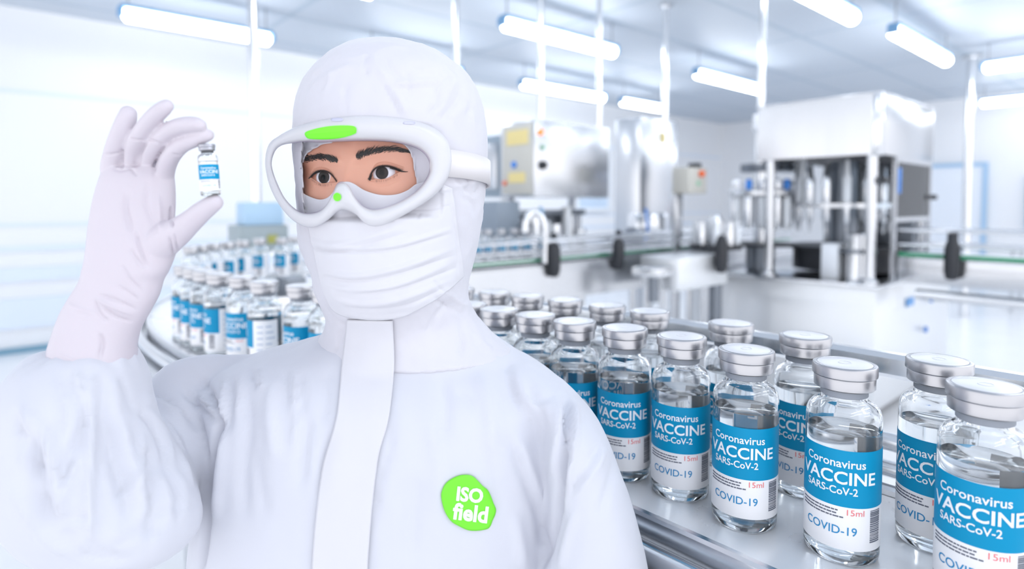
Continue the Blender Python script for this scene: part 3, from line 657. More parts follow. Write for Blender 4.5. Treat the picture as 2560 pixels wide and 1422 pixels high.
for i, px in enumerate(fpx):
    r_ = (px-CX)/F_PX; dd = 2.80/(CY_ - r_*SY_)
    stand(0, 0, -40, '%s of the blurred bottles on the far run just right of the hood' % fr[i], 'bottles on the far run', (dd*(r_*CY_ + SY_), 2.80))

# ================================================================== THE PERSON
CAMV = np.array([0, 0, 0.0])
def pip(px, py, poly):
    """points in polygon"""
    poly = np.asarray(poly, float); x = np.asarray(px); y = np.asarray(py); ins = np.zeros(x.shape, bool)
    a = poly; b = np.roll(poly, -1, 0)
    for (x0, y0), (x1, y1) in zip(a, b):
        if y0 == y1: continue
        c = ((y0 > y) != (y1 > y)) & (x < (x1-x0)*(y-y0)/(y1-y0) + x0); ins ^= c
    return ins
def pdist(px, py, line, closed=False):
    """distance to a polyline, and nearest point"""
    L_ = np.asarray(line, float); px = np.asarray(px, float); py = np.asarray(py, float)
    best = np.full(px.shape, 1e9); bx = np.zeros(px.shape); by = np.zeros(px.shape); tt = np.zeros(px.shape)
    n = len(L_); segs = n if closed else n-1
    for i in range(segs):
        a = L_[i]; b = L_[(i+1) % n]; ab = b-a; l2 = max(1e-9, ab @ ab)
        t = np.clip(((px-a[0])*ab[0] + (py-a[1])*ab[1])/l2, 0, 1); qx = a[0]+t*ab[0]; qy = a[1]+t*ab[1]
        d = np.hypot(px-qx, py-qy); m = d < best
        best = np.where(m, d, best); bx = np.where(m, qx, bx); by = np.where(m, qy, by); tt = np.where(m, (i+t)/segs, tt)
    return best, bx, by, tt
ROOT = P(950, 510, 0.61); ROOT = np.array([ROOT[0], ROOT[1], -CAM_H])
rw = to_world(ROOT)
person = thing('person', 'person in white cleanroom coverall, hood, mask and goggles, holding up a small vial', 'person', (rw[0], rw[1], 0), -YAW)
def loc(c): return np.asarray(c, float) - ROOT
def pmesh(name, cverts, faces, mats, parent=None, smooth=True):
    return raw_mesh(name, loc(cverts), faces, mats, parent if parent is not None else person, smooth)

class Blob:
    """closed rings joined to tubes, later fused into one skin"""
    def __init__(s): s.v = []; s.f = []
    def rings(s, R):
        n = len(R[0]); o = len(s.v)
        for r in R: s.v += [tuple(map(float, p)) for p in r]
        for i in range(len(R)-1):
            for j in range(n):
                a, b = o+i*n+j, o+i*n+(j+1) % n; s.f.append((a, b, b+n, a+n))
        c0 = np.mean(R[0], 0); c1 = np.mean(R[-1], 0); k = len(s.v); s.v += [tuple(c0), tuple(c1)]
        for j in range(n):
            s.f.append((o+(j+1) % n, o+j, k)); s.f.append((o+(len(R)-1)*n+j, o+(len(R)-1)*n+(j+1) % n, k+1))
    def rows(s, rows, n=40, sub=6, ex=2.3, smooth=True):
        """rows: (py, left px, right px, depth, half thickness)"""
        q = catmull(rows, sub) if smooth else np.array(rows, float); R = []
        for py, l, r, d, hd in q:
            A = P(l, py, d); B = P(r, py, d); c = (A+B)/2; hw = abs(B[0]-A[0])/2
            th = np.linspace(0, 2*np.pi, n, endpoint=False); cs, sn = np.cos(th), np.sin(th)
            R.append(np.stack([c[0] + hw*np.sign(cs)*np.abs(cs)**(2/ex), d + hd*np.sign(sn)*np.abs(sn)**(2/ex), c[2] + 0*th], 1))
        s.rings(R)
    def limb(s, pts, n=20, sub=6, ratio=1.0):
        """pts: (px, py, depth, radius px)"""
        q = catmull(pts, sub); c = P(q[:, 0], q[:, 1], q[:, 2]); rad = q[:, 3]*q[:, 2]/F_PX
        t = np.gradient(c, axis=0); t /= np.linalg.norm(t, axis=1)[:, None]; R = []
        th = np.linspace(0, 2*np.pi, n, endpoint=False); view = np.array([0, 1.0, 0])
        # rounded ends
        C = [c[0] - t[0]*rad[0]*k for k in (0.95, 0.7, 0.35)] + list(c) + [c[-1] + t[-1]*rad[-1]*k for k in (0.35, 0.7, 0.95)]
        T = [t[0]]*3 + list(t) + [t[-1]]*3; S = [rad[0]*k for k in (0.3, 0.72, 0.94)] + list(rad) + [rad[-1]*k for k in (0.94, 0.72, 0.3)]
        for ci, ti, si in zip(C, T, S):
            u = np.cross(ti, view); u /= max(1e-6, np.linalg.norm(u)); w_ = np.cross(u, ti)
            R.append(ci + np.outer(np.cos(th), u)*si + np.outer(np.sin(th), w_)*si*ratio)
        s.rings(R)
    def fuse(s, voxel, smooth_iter=4, fac=0.5):
        me = bpy.data.meshes.new('blob'); me.from_pydata(s.v, [], s.f)
        bm = bmesh.new(); bm.from_mesh(me)
        bmesh.ops.recalc_face_normals(bm, faces=bm.faces[:]); bm.to_mesh(me); bm.free()
        ob = bpy.data.objects.new('blob', me); COL.objects.link(ob)
        m = ob.modifiers.new('r', 'REMESH'); m.mode = 'VOXEL'; m.voxel_size = voxel
        m = ob.modifiers.new('s', 'SMOOTH'); m.factor = fac; m.iterations = smooth_iter
        dg = bpy.context.evaluated_depsgraph_get(); e = ob.evaluated_get(dg); me2 = e.to_mesh()
        V = np.empty(len(me2.vertices)*3); me2.vertices.foreach_get('co', V); V = V.reshape(-1, 3).copy()
        Fq = [tuple(p.vertices) for p in me2.polygons]
        e.to_mesh_clear(); bpy.data.objects.remove(ob); bpy.data.meshes.remove(me)
        return V, Fq
def normals(V, Fq):
    A = np.array([f if len(f) == 4 else (*f, f[-1]) for f in Fq]); n = np.cross(V[A[:, 2]]-V[A[:, 0]], V[A[:, 3]]-V[A[:, 1]])
    N = np.zeros_like(V)
    for k in range(4): np.add.at(N, A[:, k], n)
    return N/np.maximum(1e-12, np.linalg.norm(N, axis=1))[:, None]
def facing(V, N):
    d = V/np.linalg.norm(V, axis=1)[:, None]; return -(d*N).sum(1)
def vnoise(V, scale, seed=0.0, oct_=2):
    o = Vector((seed*3.1, seed*1.7, seed*2.3)); return np.array([mnoise.fractal(Vector(p)*scale + o, 0.9, 2.0, oct_) for p in V])
CREASE = 1.25
def creases(V, Fq, strokes, N=None):
    """strokes: (pts px, width px, height m) pressed into the side the camera sees"""
    N = normals(V, Fq) if N is None else N; fc = np.clip(facing(V, N)*2.2, 0, 1); px, py = proj(V); dsp = np.zeros(len(V))
    for pts, wd, h in strokes:
        pts = catmull(pts, 5) if len(pts) > 2 else np.asarray(pts, float)
        lo = pts.min(0) - 4*wd; hi = pts.max(0) + 4*wd; m = (px > lo[0]) & (px < hi[0]) & (py > lo[1]) & (py < hi[1])
        if not m.any(): continue
        d, _, _, t = pdist(px[m], py[m], pts); env = np.clip(np.minimum(t, 1-t)*5, 0, 1)**0.7
        dsp[m] += CREASE*h*np.exp(-(d/wd)**2)*(0.15 + 0.85*env)
    return V + N*(dsp*fc)[:, None]
def soften(V, Fq, n=2, f=0.5):
    A = np.array([x if len(x) == 4 else (*x, x[-1]) for x in Fq]); E = np.vstack([A[:, [0,1]], A[:, [1,2]], A[:, [2,3]], A[:, [3,0]]]); E = np.vstack([E, E[:, ::-1]]); c = np.bincount(E[:, 0], minlength=len(V)).astype(float)
    for _ in range(n):
        s = np.stack([np.bincount(E[:, 0], V[E[:, 1], k], len(V)) for k in range(3)], 1); V = V + (s/np.maximum(1, c)[:, None] - V)*f
    return V
def bvh(V, Fq): return BVHTree.FromPolygons([Vector(v) for v in V], Fq)
def cast(tree, px, py, default=None):
    d = Vector(P(px, py, 1.0)); dn = d.normalized()
    hit, nn, idx, dist = tree.ray_cast(Vector((0, 0, 0)), dn)
    if hit is None: return None, None
    return np.array(hit), np.array(nn)

# ------------------------------------------------------------------ cloth and skin
def cloth(name, col, sheen=0.25):
    m = mat(name, col, 0.75); b = m.node_tree.nodes['Principled BSDF']; b.inputs['Sheen Weight'].default_value = sheen; b.inputs['Specular IOR Level'].default_value = 0.25
    return bump(m, 700, 0.05, 0.0006, 2)
M['suit'] = cloth('coverall_fabric', (0.60, 0.608, 0.665))
M['hood'] = cloth('hood_fabric', (0.62, 0.61, 0.655))
M['mask'] = cloth('mask_fabric', (0.635, 0.63, 0.668))
M['glove'] = bump(mat('latex_glove', (0.60, 0.55, 0.60), 0.45, Subsurface_Weight=0.08, Subsurface_Scale=0.003), 500, 0.03, 0.0005)
M['glove'].node_tree.nodes['Principled BSDF'].inputs['Subsurface Radius'].default_value = (1.0, 0.5, 0.6)
M['boot'] = cloth('boot_cover', (0.60, 0.60, 0.65))
M['skin'] = bump(mat('skin', srgb(216, 158, 134), 0.42, Subsurface_Weight=0.15, Subsurface_Scale=0.006), 900, 0.05, 0.0004)
M['skin'].node_tree.nodes['Principled BSDF'].inputs['Subsurface Radius'].default_value = (1.0, 0.35, 0.2)
M['hair'] = mat('brow_hair', (0.020, 0.016, 0.016), 0.55)
M['lash'] = mat('lash', (0.012, 0.010, 0.010), 0.5)
M['green_tape'] = mat('green_tape', srgb(118, 252, 46), 0.5)
M['badge'] = mat('badge_green', srgb(112, 218, 40), 0.30)
M['badge_text'] = mat('badge_white', (0.93, 0.95, 0.93), 0.4)
M['strap'] = mat('strap_rubber', (0.73, 0.70, 0.705), 0.5)
def milky(name, col, transp, rough=0.22):
    m = mat(name, col, rough); nt, N, L = nodes_of(m); b = N['Principled BSDF']; o = N['Material Output']
    tr = N.new('ShaderNodeBsdfTranslucent'); tr.inputs[0].default_value = (*col, 1); m1 = N.new('ShaderNodeMixShader'); m1.inputs[0].default_value = 0.22
    tp = N.new('ShaderNodeBsdfTransparent'); m2 = N.new('ShaderNodeMixShader'); m2.inputs[0].default_value = transp
    L.new(b.outputs[0], m1.inputs[1]); L.new(tr.outputs[0], m1.inputs[2]); L.new(m1.outputs[0], m2.inputs[1]); L.new(tp.outputs[0], m2.inputs[2]); L.new(m2.outputs[0], o.inputs[0]); return m
M['frame'] = milky('goggle_frame', (0.80, 0.795, 0.82), 0.10)
M['seal'] = milky('goggle_seal', (0.70, 0.645, 0.75), 0.15)

# ------------------------------------------------------------------ face
FYAW = math.radians(10); cF, sF = math.cos(FYAW), math.sin(FYAW)
NB = P(874, 435, 0.545)
def face_pt(s, h, b):
    """s along the face to picture right, h up, b backwards -> camera frame"""
    return np.stack([NB[0] + s*cF + b*sF, NB[1] - s*sF + b*cF, NB[2] + h], -1)
st = 0.00055
S, H = np.meshgrid(np.arange(-0.070, 0.0745, st), np.arange(-0.040, 0.0465, st))
def base_b(S, H):
    return S**2/0.30 + (np.abs(S)/0.072)**4*0.020 + H**2/0.45 + np.where(S < -0.0545, ((-0.0545-S)/0.0155)**2*0.030, 0)
B = base_b(S, H)
E2u = [(922.6,448.5),(928,435),(936,423.5),(949,417),(966,416),(981,419),(993,423.5),(1002,428)]
E2l = [(1002,428),(993,433),(981,440),(967,446),(953,448.5),(940,448),(930,449.5),(922.6,448.5)]
E1u = [(777,444),(786,434),(797,428.5),(810,428),(823,432.5),(833,442),(842,455)]
E1l = [(842,455),(826,457),(814,458.5),(802,458),(790,452.5),(777,444)]
EC = {2: (961, 433), 1: (808, 443.5)}
E2 = np.vstack([catmull(E2u, 6)[:-1], catmull(E2l, 6)[:-1]]); E1 = np.vstack([catmull(E1u, 6)[:-1], catmull(E1l, 6)[:-1]])
cr2 = catmull([(924,440),(932,426),(942,412),(957,407),(973,408.5),(991,414),(1008,420)], 5)
cr1 = catmull([(776,438),(786,425),(799,420.5),(811,421.5),(823,427),(833,438)], 5)
BALL = 0.0135; balls = {}
for it in range(2):
    px, py = proj(face_pt(S, H, B)); b = base_b(S, H)
    d, _, _, t = pdist(px, py, [(884,350),(876,395),(866,430),(856,470),(846,510)])
    y_ = np.clip((py-380)/130, 0, 1); b -= (0.0015 + 0.013*y_**1.5)*np.exp(-(d/(17+12*y_))**2)            # nose
    for br in ([(893,392),(920,382),(960,374),(1000,372),(1030,382)], [(757,398),(790,392),(812,392),(840,402)]):
        d = pdist(px, py, br)[0]; b -= 0.0026*np.exp(-(d/15)**2)                                              # brow ridge
    for k, (ex, ey) in EC.items():
        b += 0.0048*np.exp(-(((px-ex)/52)**2 + ((py-ey+3)/30)**2))                                            # socket
        b -= 0.0036*np.exp(-(((px-ex)/36)**2 + ((py-ey)/19)**2))                                              # lid over the ball
    for c in (cr2, cr1):
        d = pdist(px, py, c)[0]; b += 0.0011*np.exp(-(d/2.0)**2)                                              # lid fold
    for c in ([(925,455),(945,462),(970,460),(1000,446)], [(838,464),(815,470),(790,464)]):
        d = pdist(px, py, c)[0]; b += 0.0006*np.exp(-(d/4)**2)
    for E in (E2, E1):
        d = pdist(px, py, E, True)[0]; ins = pip(px, py, E); b -= np.where(ins, 0, 0.0009*np.exp(-(d/3.0)**2))  # lid rims
    B = b
for k, (ex, ey) in EC.items():
    q = (px-ex)**2 + (py-ey)**2; i = np.unravel_index(q.argmin(), q.shape); v = face_pt(S[i], H[i], B[i]); dirn = v/np.linalg.norm(v)
    inw = np.array([0.40, 0.916, 0]) if k == 1 else np.array([-0.16, 0.987, 0]); dirn = dirn*0.25 + inw*0.75; dirn /= np.linalg.norm(dirn); balls[k] = v + dirn*(BALL + 0.0006)
VF = face_pt(S, H, B); px, py = proj(VF)
for k, E in ((2, E2), (1, E1)):
    d = pdist(px, py, E, True)[0]; ins = pip(px, py, E); 
    push = np.where(ins, np.clip(d/2.2, 0, 1)*0.0042, 0.0)
    VF = VF + VF/np.linalg.norm(VF, axis=-1)[..., None]*push[..., None]
nr, nc = S.shape; VF = VF.reshape(-1, 3); FF = []
for i in range(nr-1):
    for j in range(nc-1):
        a = i*nc + j; FF.append((a, a+1, a+nc+1, a+nc))
face_tree = bvh(VF, FF)
def face_hit(px, py):
    h, n = cast(face_tree, px, py); return h
# the head behind it: a skull-and-jaw form down to the neck, one mesh with the face
hb = Blob()
hb.rows([(150,905,1045,.64,.045),(190,850,1110,.64,.07),(260,812,1150,.645,.085),(340,800,1165,.65,.085),(440,800,1165,.652,.083),(540,810,1150,.648,.085),(640,830,1120,.645,.082),(715,850,1085,.645,.07),(770,900,1085,.655,.055),(860,890,1100,.66,.055),(930,880,1110,.665,.06)], ex=2.1)
Vh, Fh = hb.fuse(0.006, 3)
o = len(VF)
pmesh('head', np.vstack([VF, Vh]), FF + [tuple(i+o for i in f) for f in Fh], M['skin'])
# eyes
def eye_material(name, gaze):
    m = mat(name, (0.82, 0.82, 0.88), 0.04, Specular_IOR_Level=0.15); nt, N, L = nodes_of(m); b = N['Principled BSDF']
    tc = N.new('ShaderNodeTexCoord'); vd = N.new('ShaderNodeVectorMath'); vd.operation = 'DISTANCE'; vd.inputs[1].default_value = tuple(gaze)
    dv = N.new('ShaderNodeMath'); dv.operation = 'DIVIDE'; dv.inputs[1].default_value = 0.0135
    cr = N.new('ShaderNodeValToRGB'); e = cr.color_ramp; e.elements[0].position = 0.0; e.elements[0].color = (0.004, 0.004, 0.004, 1); e.elements[1].position = 1.0; e.elements[1].color = (0.82, 0.82, 0.88, 1)
    for p, c in ((0.15, (0.004, 0.004, 0.004, 1)), (0.19, (0.018, 0.014, 0.013, 1)), (0.34, (0.030, 0.024, 0.022, 1)), (0.40, (0.018, 0.015, 0.015, 1)), (0.43, (0.03, 0.028, 0.03, 1)), (0.47, (0.78, 0.78, 0.84, 1))):
        q = e.elements.new(p); q.color = c
    L.new(tc.outputs['Object'], vd.inputs[0]); L.new(vd.outputs['Value'], dv.inputs[0]); L.new(dv.outputs[0], cr.inputs[0]); L.new(cr.outputs[0], b.inputs['Base Color']); return m
for k, (ix, iy) in ((2, (954, 431.5)), (1, (807.5, 442.5))):
    c = balls[k]; ray = P(ix, iy, 1.0); ray = ray/np.linalg.norm(ray)
    bq = -2*(ray @ c); disc = bq*bq - 4*((c @ c) - BALL**2); g = ray*((-bq - math.sqrt(max(0, disc)))/2) - c
    e = MB().lathe([(0,-BALL)] + [(BALL*math.cos(a), BALL*math.sin(a)) for a in np.linspace(-1.45, 1.45, 23)] + [(0,BALL)], 40).build('eyeball', eye_material('eye_%s' % ('near' if k == 2 else 'far'), g), person)
    e.location = tuple(loc(c))
# brows and lashes: fine tapering strands rooted on the skin
def strands(name, items, m):
    v = []; f = []
    for pts, w0 in items:
        q = np.array(pts); n = len(q)
        for i in range(n):
            t = q[min(i+1, n-1)] - q[max(i-1, 0)]; vw = q[i]/np.linalg.norm(q[i]); sd = np.cross(t, vw); sd /= max(1e-9, np.linalg.norm(sd)); ww = w0*(1 - 0.85*i/(n-1))
            v += [q[i]-sd*ww, q[i]+sd*ww, q[i]-vw*ww*1.2]
        k = len(v) - 3*n
        for i in range(n-1):
            a = k+3*i; f += [(a, a+3, a+5, a+2), (a+2, a+5, a+4, a+1), (a+1, a+4, a+3, a)]
    o_ = pmesh(name, v, f, m); return o_
rs = random.Random(5)
def skin_at(px, py, lift):
    h = face_hit(px, py)
    return None if h is None else h - h/np.linalg.norm(h)*lift
def brow(name, spine, half, n, ang0, ang1):
    sp = catmull(spine, 10); hw = np.interp(np.linspace(0, 1, len(sp)), np.linspace(0, 1, len(half)), half); it = []
    for _ in range(n):
        t = rs.random(); i = min(int(t*(len(sp)-1)), len(sp)-2); p = sp[i]; tg = sp[i+1]-sp[i]; tg /= np.linalg.norm(tg)
        y = max(-1.3, min(1.3, rs.gauss(0, 0.55))); p = p + np.array([-tg[1], tg[0]])*hw[i]*y*0.8
        a = math.radians(ang0 + (ang1-ang0)*t + rs.uniform(-10, 10)); dr = np.array([tg[0]*math.cos(a) + tg[1]*math.sin(a), -tg[0]*math.sin(a) + tg[1]*math.cos(a)])
        ln = rs.uniform(8, 14); pts = []
        for k in range(4):
            u = k/3; q = skin_at(*(p + dr*ln*(u-0.3)), 0.0003 + 0.0004*u)
            if q is not None: pts.append(q)
        if len(pts) == 4: it.append((pts, 0.00022))
    strands(name, it, M['hair'])
brow('eyebrow', [(892,391),(905,385),(920,380),(941,375),(964,372.5),(988,372),(1011,376.5),(1033,383)], [7,8.5,8.5,8,7.5,7,5,3], 620, 50, 2)
brow('eyebrow', [(842,401),(832,398),(820,394.5),(802,391.5),(779,394),(757,399),(750,402)], [4,7,8.5,9,9,9,8], 620, -40, -4)
def lashes(name, upper, wing, wpx, n, out, direction, lower):
    it = []; up = catmull(upper, 6)
    for i in range(len(up)-1):                                            # the dark rim along the lid edge
        pts = []
        for k in range(3):
            q = skin_at(*(up[i] + (up[i+1]-up[i])*k/2*1.3 + np.array([0, -1.0])), 0.0007)
            if q is not None: pts.append(q)
        if len(pts) == 3: it.append((pts, wpx[0] + (wpx[1]-wpx[0])*i/len(up)))
    for w_ in wing:
        pts = [skin_at(*q, 0.0006) for q in catmull(w_, 3)]; pts = [q for q in pts if q is not None]
        if len(pts) > 2: it.append((pts, 0.0011))
    for i in range(n):
        t = (i + rs.random())/n; p = up[min(int(t*(len(up)-1)), len(up)-1)]; dx, dy = direction(t); ln = out*(0.7 + 0.5*rs.random())*(0.5 + 0.5*t if name else 1)
        pts = []; q0 = skin_at(p[0], p[1]-0.5, 0.0006)
        if q0 is None: continue
        for k in range(4):
            u = k/3; c = P(p[0] + dx*ln*u, p[1] + dy*ln*u - 2.0*u*u, q0[1] - 0.004*u + 0.0015*u*u); pts.append(c)
        it.append((pts, 0.00018))
    lo = catmull(lower, 6)
    for i in range(26):
        p = lo[rs.randrange(len(lo))]; q0 = skin_at(p[0], p[1]+1, 0.0004)
        if q0 is None: continue
        pts = [P(p[0] + rs.uniform(-1, 2)*u, p[1] + 1 + 6*u, q0[1] - 0.0015*u) for u in (0, 0.5, 1)]; it.append((pts, 0.00009))
    strands('eyelashes', it, M['lash'])
lashes('r', E2u, [[(985,421),(1000,427),(1012,429),(1020,429)], [(975,418.5),(990,423.5),(1006,427)], [(922,449),(925,442),(930,434)], [(924,451),(927,444),(931,436)]], (0.0010, 0.0015), 60, 10, lambda t: (-0.3 + 1.3*t, -0.8 + 0.5*t), [(1000,429),(985,438.5),(967,447),(950,449),(935,449)])
lashes('l', E1u[::-1], [[(800,428),(788,432),(779,440),(770,446)], [(792,430),(782,437),(772,447)]], (0.0009, 0.0015), 60, 11, lambda t: (0.3 - 1.3*t, -0.7 + 0.65*t), [(779,446),(790,453.5),(803,459),(815,459.5),(828,458)])

# ------------------------------------------------------------------ hood
HC = 0.633
hood_rows = [(110,955,990,HC+.01,.012),(116,915,1030,HC+.008,.033),(130,872,1080,HC+.006,.055),(150,838,1122,HC+.004,.072),(180,806,1162,HC+.002,.086),(215,778,1187,HC,.095),(255,762,1203,HC,.101),(300,754,1213,HC,.105),(350,752,1217,HC,.106),(400,754,1217,HC,.106),(450,758,1214,HC,.105),(500,760,1210,HC,.104),(550,762,1205,HC,.104),(600,766,1196,HC,.103),(640,780,1187,HC-.002,.101),(680,796,1176,HC-.004,.098),(720,803,1168,HC-.006,.092),(757,816,1174,HC-.004,.080),(790,824,1190,HC,.074),(820,818,1215,HC+.004,.076),(850,800,1246,HC+.006,.082),(880,770,1285,HC+.006,.087)]
hd = Blob(); hd.rows(hood_rows, n=72, sub=4, ex=2.15)
VH, FH = hd.fuse(0.0028, 3)
OPEN = catmull([(757,400),(764,384),(780,372),(810,358),(850,352),(905,349),(960,351),(992,353),(1012,361),(1026,376),(1034,400),(1039,430),(1043,460),(1036,500),(1000,520),(900,528),(800,522),(764,508),(757,470),(754,432)], 5, True)
z1 = lambda L_: [(640 + x/2.633, 80 + y/2.633) for x, y in L_]
def fold(L_, w_, h): return (L_, w_, h)
hood_folds = [fold(z1([(735,140),(725,220),(745,300)]), 4, -.0014), fold(z1([(765,150),(800,230),(870,330)]), 6, .0012), fold(z1([(860,170),(890,240),(960,300)]), 5, -.0012), fold(z1([(820,330),(880,400),(930,500),(960,570)]), 6, -.0016), fold(z1([(850,330),(920,420),(980,520)]), 7, .0014),
    fold(z1([(1260,290),(1205,370),(1180,470),(1120,560)]), 6, -.0018), fold(z1([(1370,330),(1330,430),(1220,580)]), 6, -.0018), fold(z1([(1310,300),(1270,400),(1200,540)]), 8, .0018), fold(z1([(600,340),(585,430),(595,545)]), 6, -.0012), fold(z1([(640,220),(560,240),(450,300)]), 6, .0012),
    fold(z1([(420,250),(340,350),(290,450)]), 6, -.0014), fold(z1([(490,240),(480,330),(440,420)]), 6, .001), fold(z1([(980,250),(1010,330),(1010,430)]), 6, -.001), fold(z1([(900,340),(1040,330),(1190,320)]), 9, .0014), fold(z1([(900,370),(1050,365),(1200,350)]), 4, -.0008),
    fold(z1([(1450,300),(1420,450),(1400,600)]), 6, -.0012), fold(z1([(1340,560),(1420,520),(1500,500)]), 6, -.001), fold(z1([(600,90),(800,75),(1000,90)]), 7, .0008),
    fold(z1([(1300,1010),(1380,1000),(1480,960)]), 8, .002), fold(z1([(1390,900),(1400,1000),(1370,1060)]), 5, -.0016), fold(z1([(1310,960),(1420,1060),(1480,1020)]), 5, -.0016), fold(z1([(1330,1090),(1420,1120),(1460,1260)]), 6, -.0015),
    fold([(1120,760),(1090,790),(1070,830)], 7, -.002), fold([(1080,740),(1120,765),(1165,790)], 5, -.002), fold([(1100,720),(1140,750),(1180,770)], 7, .0025), fold([(860,820),(850,850),(840,880)], 7, -.0015), fold([(1150,800),(1158,850),(1150,890)], 6, -.002), fold([(820,770),(840,800),(870,820)], 6, -.0018), fold([(1190,800),(1200,850),(1230,880)], 8, .002)]
def cloth_noise(V, N, amp, sc_, seed, stretch=(1, 1, 1)):
    q = V*np.array(stretch); n1 = vnoise(q, sc_, seed, 3); n2 = vnoise(q, sc_*2.7, seed+5, 2)
    ridg = 1 - np.abs(n1)*2.2; return V + N*(amp*(0.75*ridg + 0.35*n2))[:, None]
NH = normals(VH, FH); VH = cloth_noise(VH, NH, 0.0011, 26, 1.0)
VH = creases(VH, FH, hood_folds)
# draw the hood's front in over the face
px, py = proj(VH); NH = normals(VH, FH); fr_ = facing(VH, NH)
dO = pdist(px, py, OPEN, True)[0]; inO = pip(px, py, OPEN); dO = np.where(inO, 0, dO)
for i in np.where((fr_ > -0.2) & (dO < 90) & (VH[:, 1] < HC + 0.02))[0]:
    h = face_hit(px[i], py[i])
    if h is None: continue
    wgt = math.exp(-(dO[i]/48.0)**2); tgt = h[1] - 0.0028
    dcur = VH[i, 1]; dn = dcur + (tgt - dcur)*wgt
    if dn > tgt - 0: dn = min(dn, max(tgt, dcur)) if dcur > tgt else dn
    VH[i] = VH[i]*(dn/dcur)
hood_tree_full = bvh(VH, FH)
# cut the opening and snap its rim
NHn = normals(VH, FH); px, py = proj(VH); kill = pip(px, py, OPEN) & (facing(VH, NHn) > -0.1) & (VH[:, 1] < HC)
keep = [f for f in FH if not all(kill[i] for i in f)]
rim = set(i for f in keep for i in f if kill[i])
if rim:
    ri = np.array(sorted(rim)); d, bx, by, _ = pdist(px[ri], py[ri], OPEN, True)
    for i, x, y in zip(ri, bx, by): VH[i] = P(x, y, VH[i, 1])
used = sorted(set(i for f in keep for i in f)); mp_ = {u: k for k, u in enumerate(used)}
ho = pmesh('hood', VH[used], [tuple(mp_[i] for i in f) for f in keep], M['hood'])
sm = ho.modifiers.new('thickness', 'SOLIDIFY'); sm.thickness = 0.0012; sm.offset = -1
sm = None

# ------------------------------------------------------------------ mask
def sheet(name, top, bottom, nu, nv, hit, lift, m, thick=0.0010, parent=None, folds=(), edge=0.0):
    """a cloth sheet between two picture curves laid on a form"""
    T = catmull(top, 12); Bt = catmull(bottom, 12)
    def res(Cv, n):
        l = np.r_[0, np.cumsum(np.hypot(*np.diff(Cv, axis=0).T))]; t = np.linspace(0, l[-1], n); return np.stack([np.interp(t, l, Cv[:, 0]), np.interp(t, l, Cv[:, 1])], 1)
    T = res(T, nu); Bt = res(Bt, nu); V = np.zeros((nv, nu, 3)); ok = np.ones((nv, nu), bool)
    for i in range(nv):
        q = T + (Bt-T)*i/(nv-1)
        for j in range(nu):
            h = hit(*q[j])
            if h is None: ok[i, j] = False
            else: V[i, j] = h
            if h is None: V[i, j] = (q[j][0], q[j][1], -1)
    for i in range(nv):                                                # fill the few misses along the row
        g = np.where(ok[i])[0]
        for j in np.where(~ok[i])[0]:
            k = g[np.abs(g-j).argmin()]; V[i, j] = P(V[i, j, 0], V[i, j, 1], V[i, k, 1] + 0.0012*abs(k-j))
    for _ in range(3):
        W = V.copy(); W[1:-1] = (V[:-2] + 2*V[1:-1] + V[2:])/4; V = W.copy(); W[:, 1:-1] = (V[:, :-2] + 2*V[:, 1:-1] + V[:, 2:])/4; V = W
    V = V.reshape(-1, 3); V = V*(1 - lift/np.linalg.norm(V, axis=1))[:, None]
    Fq = [(i*nu+j, (i+1)*nu+j, (i+1)*nu+j+1, i*nu+j+1) for i in range(nv-1) for j in range(nu-1)]
    if folds:
        N_ = normals(V, Fq); N_ = np.where((N_*V).sum(1)[:, None] > 0, -N_, N_); V = creases(V, Fq, folds, N_)
    o_ = pmesh(name, V, Fq, m, parent); s = o_.modifiers.new('thickness', 'SOLIDIFY'); s.thickness = thick; s.offset = 0
    return o_, V, Fq
def mask_hit(px_, py_):
    a, _ = cast(hood_tree_full, px_, py_); b_ = face_hit(px_, py_)
    if a is None: return b_
    if b_ is not None and b_[1] < a[1]: return b_
    return a
mk_top = [(752,480),(775,492),(800,499),(820,494),(836,478),(850,460),(868,454),(886,460),(912,476),(950,487),(990,486),(1020,475),(1045,458),(1085,455),(1130,470)]
mk_bot = [(802,708),(815,745),(832,775),(860,790),(900,797),(940,799),(985,796),(1020,786),(1060,766),(1100,742),(1130,718),(1160,690)]
z4 = lambda L_: [(740 + x/1.65, 560 + y/1.65) for x, y in L_]
mask_folds = [(z4([(60,90),(200,100),(400,90),(640,20)]), 5, .0022), (z4([(70,100),(200,112),(400,104),(640,40)]), 4, -.0018), (z4([(110,200),(250,215),(430,180),(650,100)]), 6, .003), (z4([(110,215),(260,232),(440,200),(650,130)]), 4, -.0022), (z4([(130,250),(250,270),(420,250),(660,150)]), 6, .0026), (z4([(240,290),(400,270),(560,220),(660,180)]), 4, -.002),
    (z4([(160,310),(280,330),(430,310),(640,230)]), 6, .0025), (z4([(200,340),(330,352),(470,330),(620,260)]), 4, -.002), (z4([(180,365),(330,385),(480,370)]), 4, .0018), (z4([(560,230),(600,270),(640,290)]), 5, -.0018), (z1([(1010,1070),(1150,1060),(1290,1030)]), 3, .0012), (z1([(1010,1168),(1150,1165),(1285,1140)]), 3, -.0012), (z1([(640,1080),(700,1180),(820,1240)]), 8, -.001),
    ([(765,600),(830,612),(900,600),(1000,570)], 6, .002), ([(770,615),(840,628),(920,612),(1020,580)], 4, -.0016), ([(1130,480),(1150,580),(1160,685)], 4, .0012), ([(1120,480),(1140,580),(1148,690)], 3, -.001)]
mask_o, VM, FM = sheet('face_mask', mk_top, mk_bot, 150, 120, mask_hit, 0.0035, M['mask'], folds=[(a_, b_*1.15, c_*0.6) for a_, b_, c_ in mask_folds])

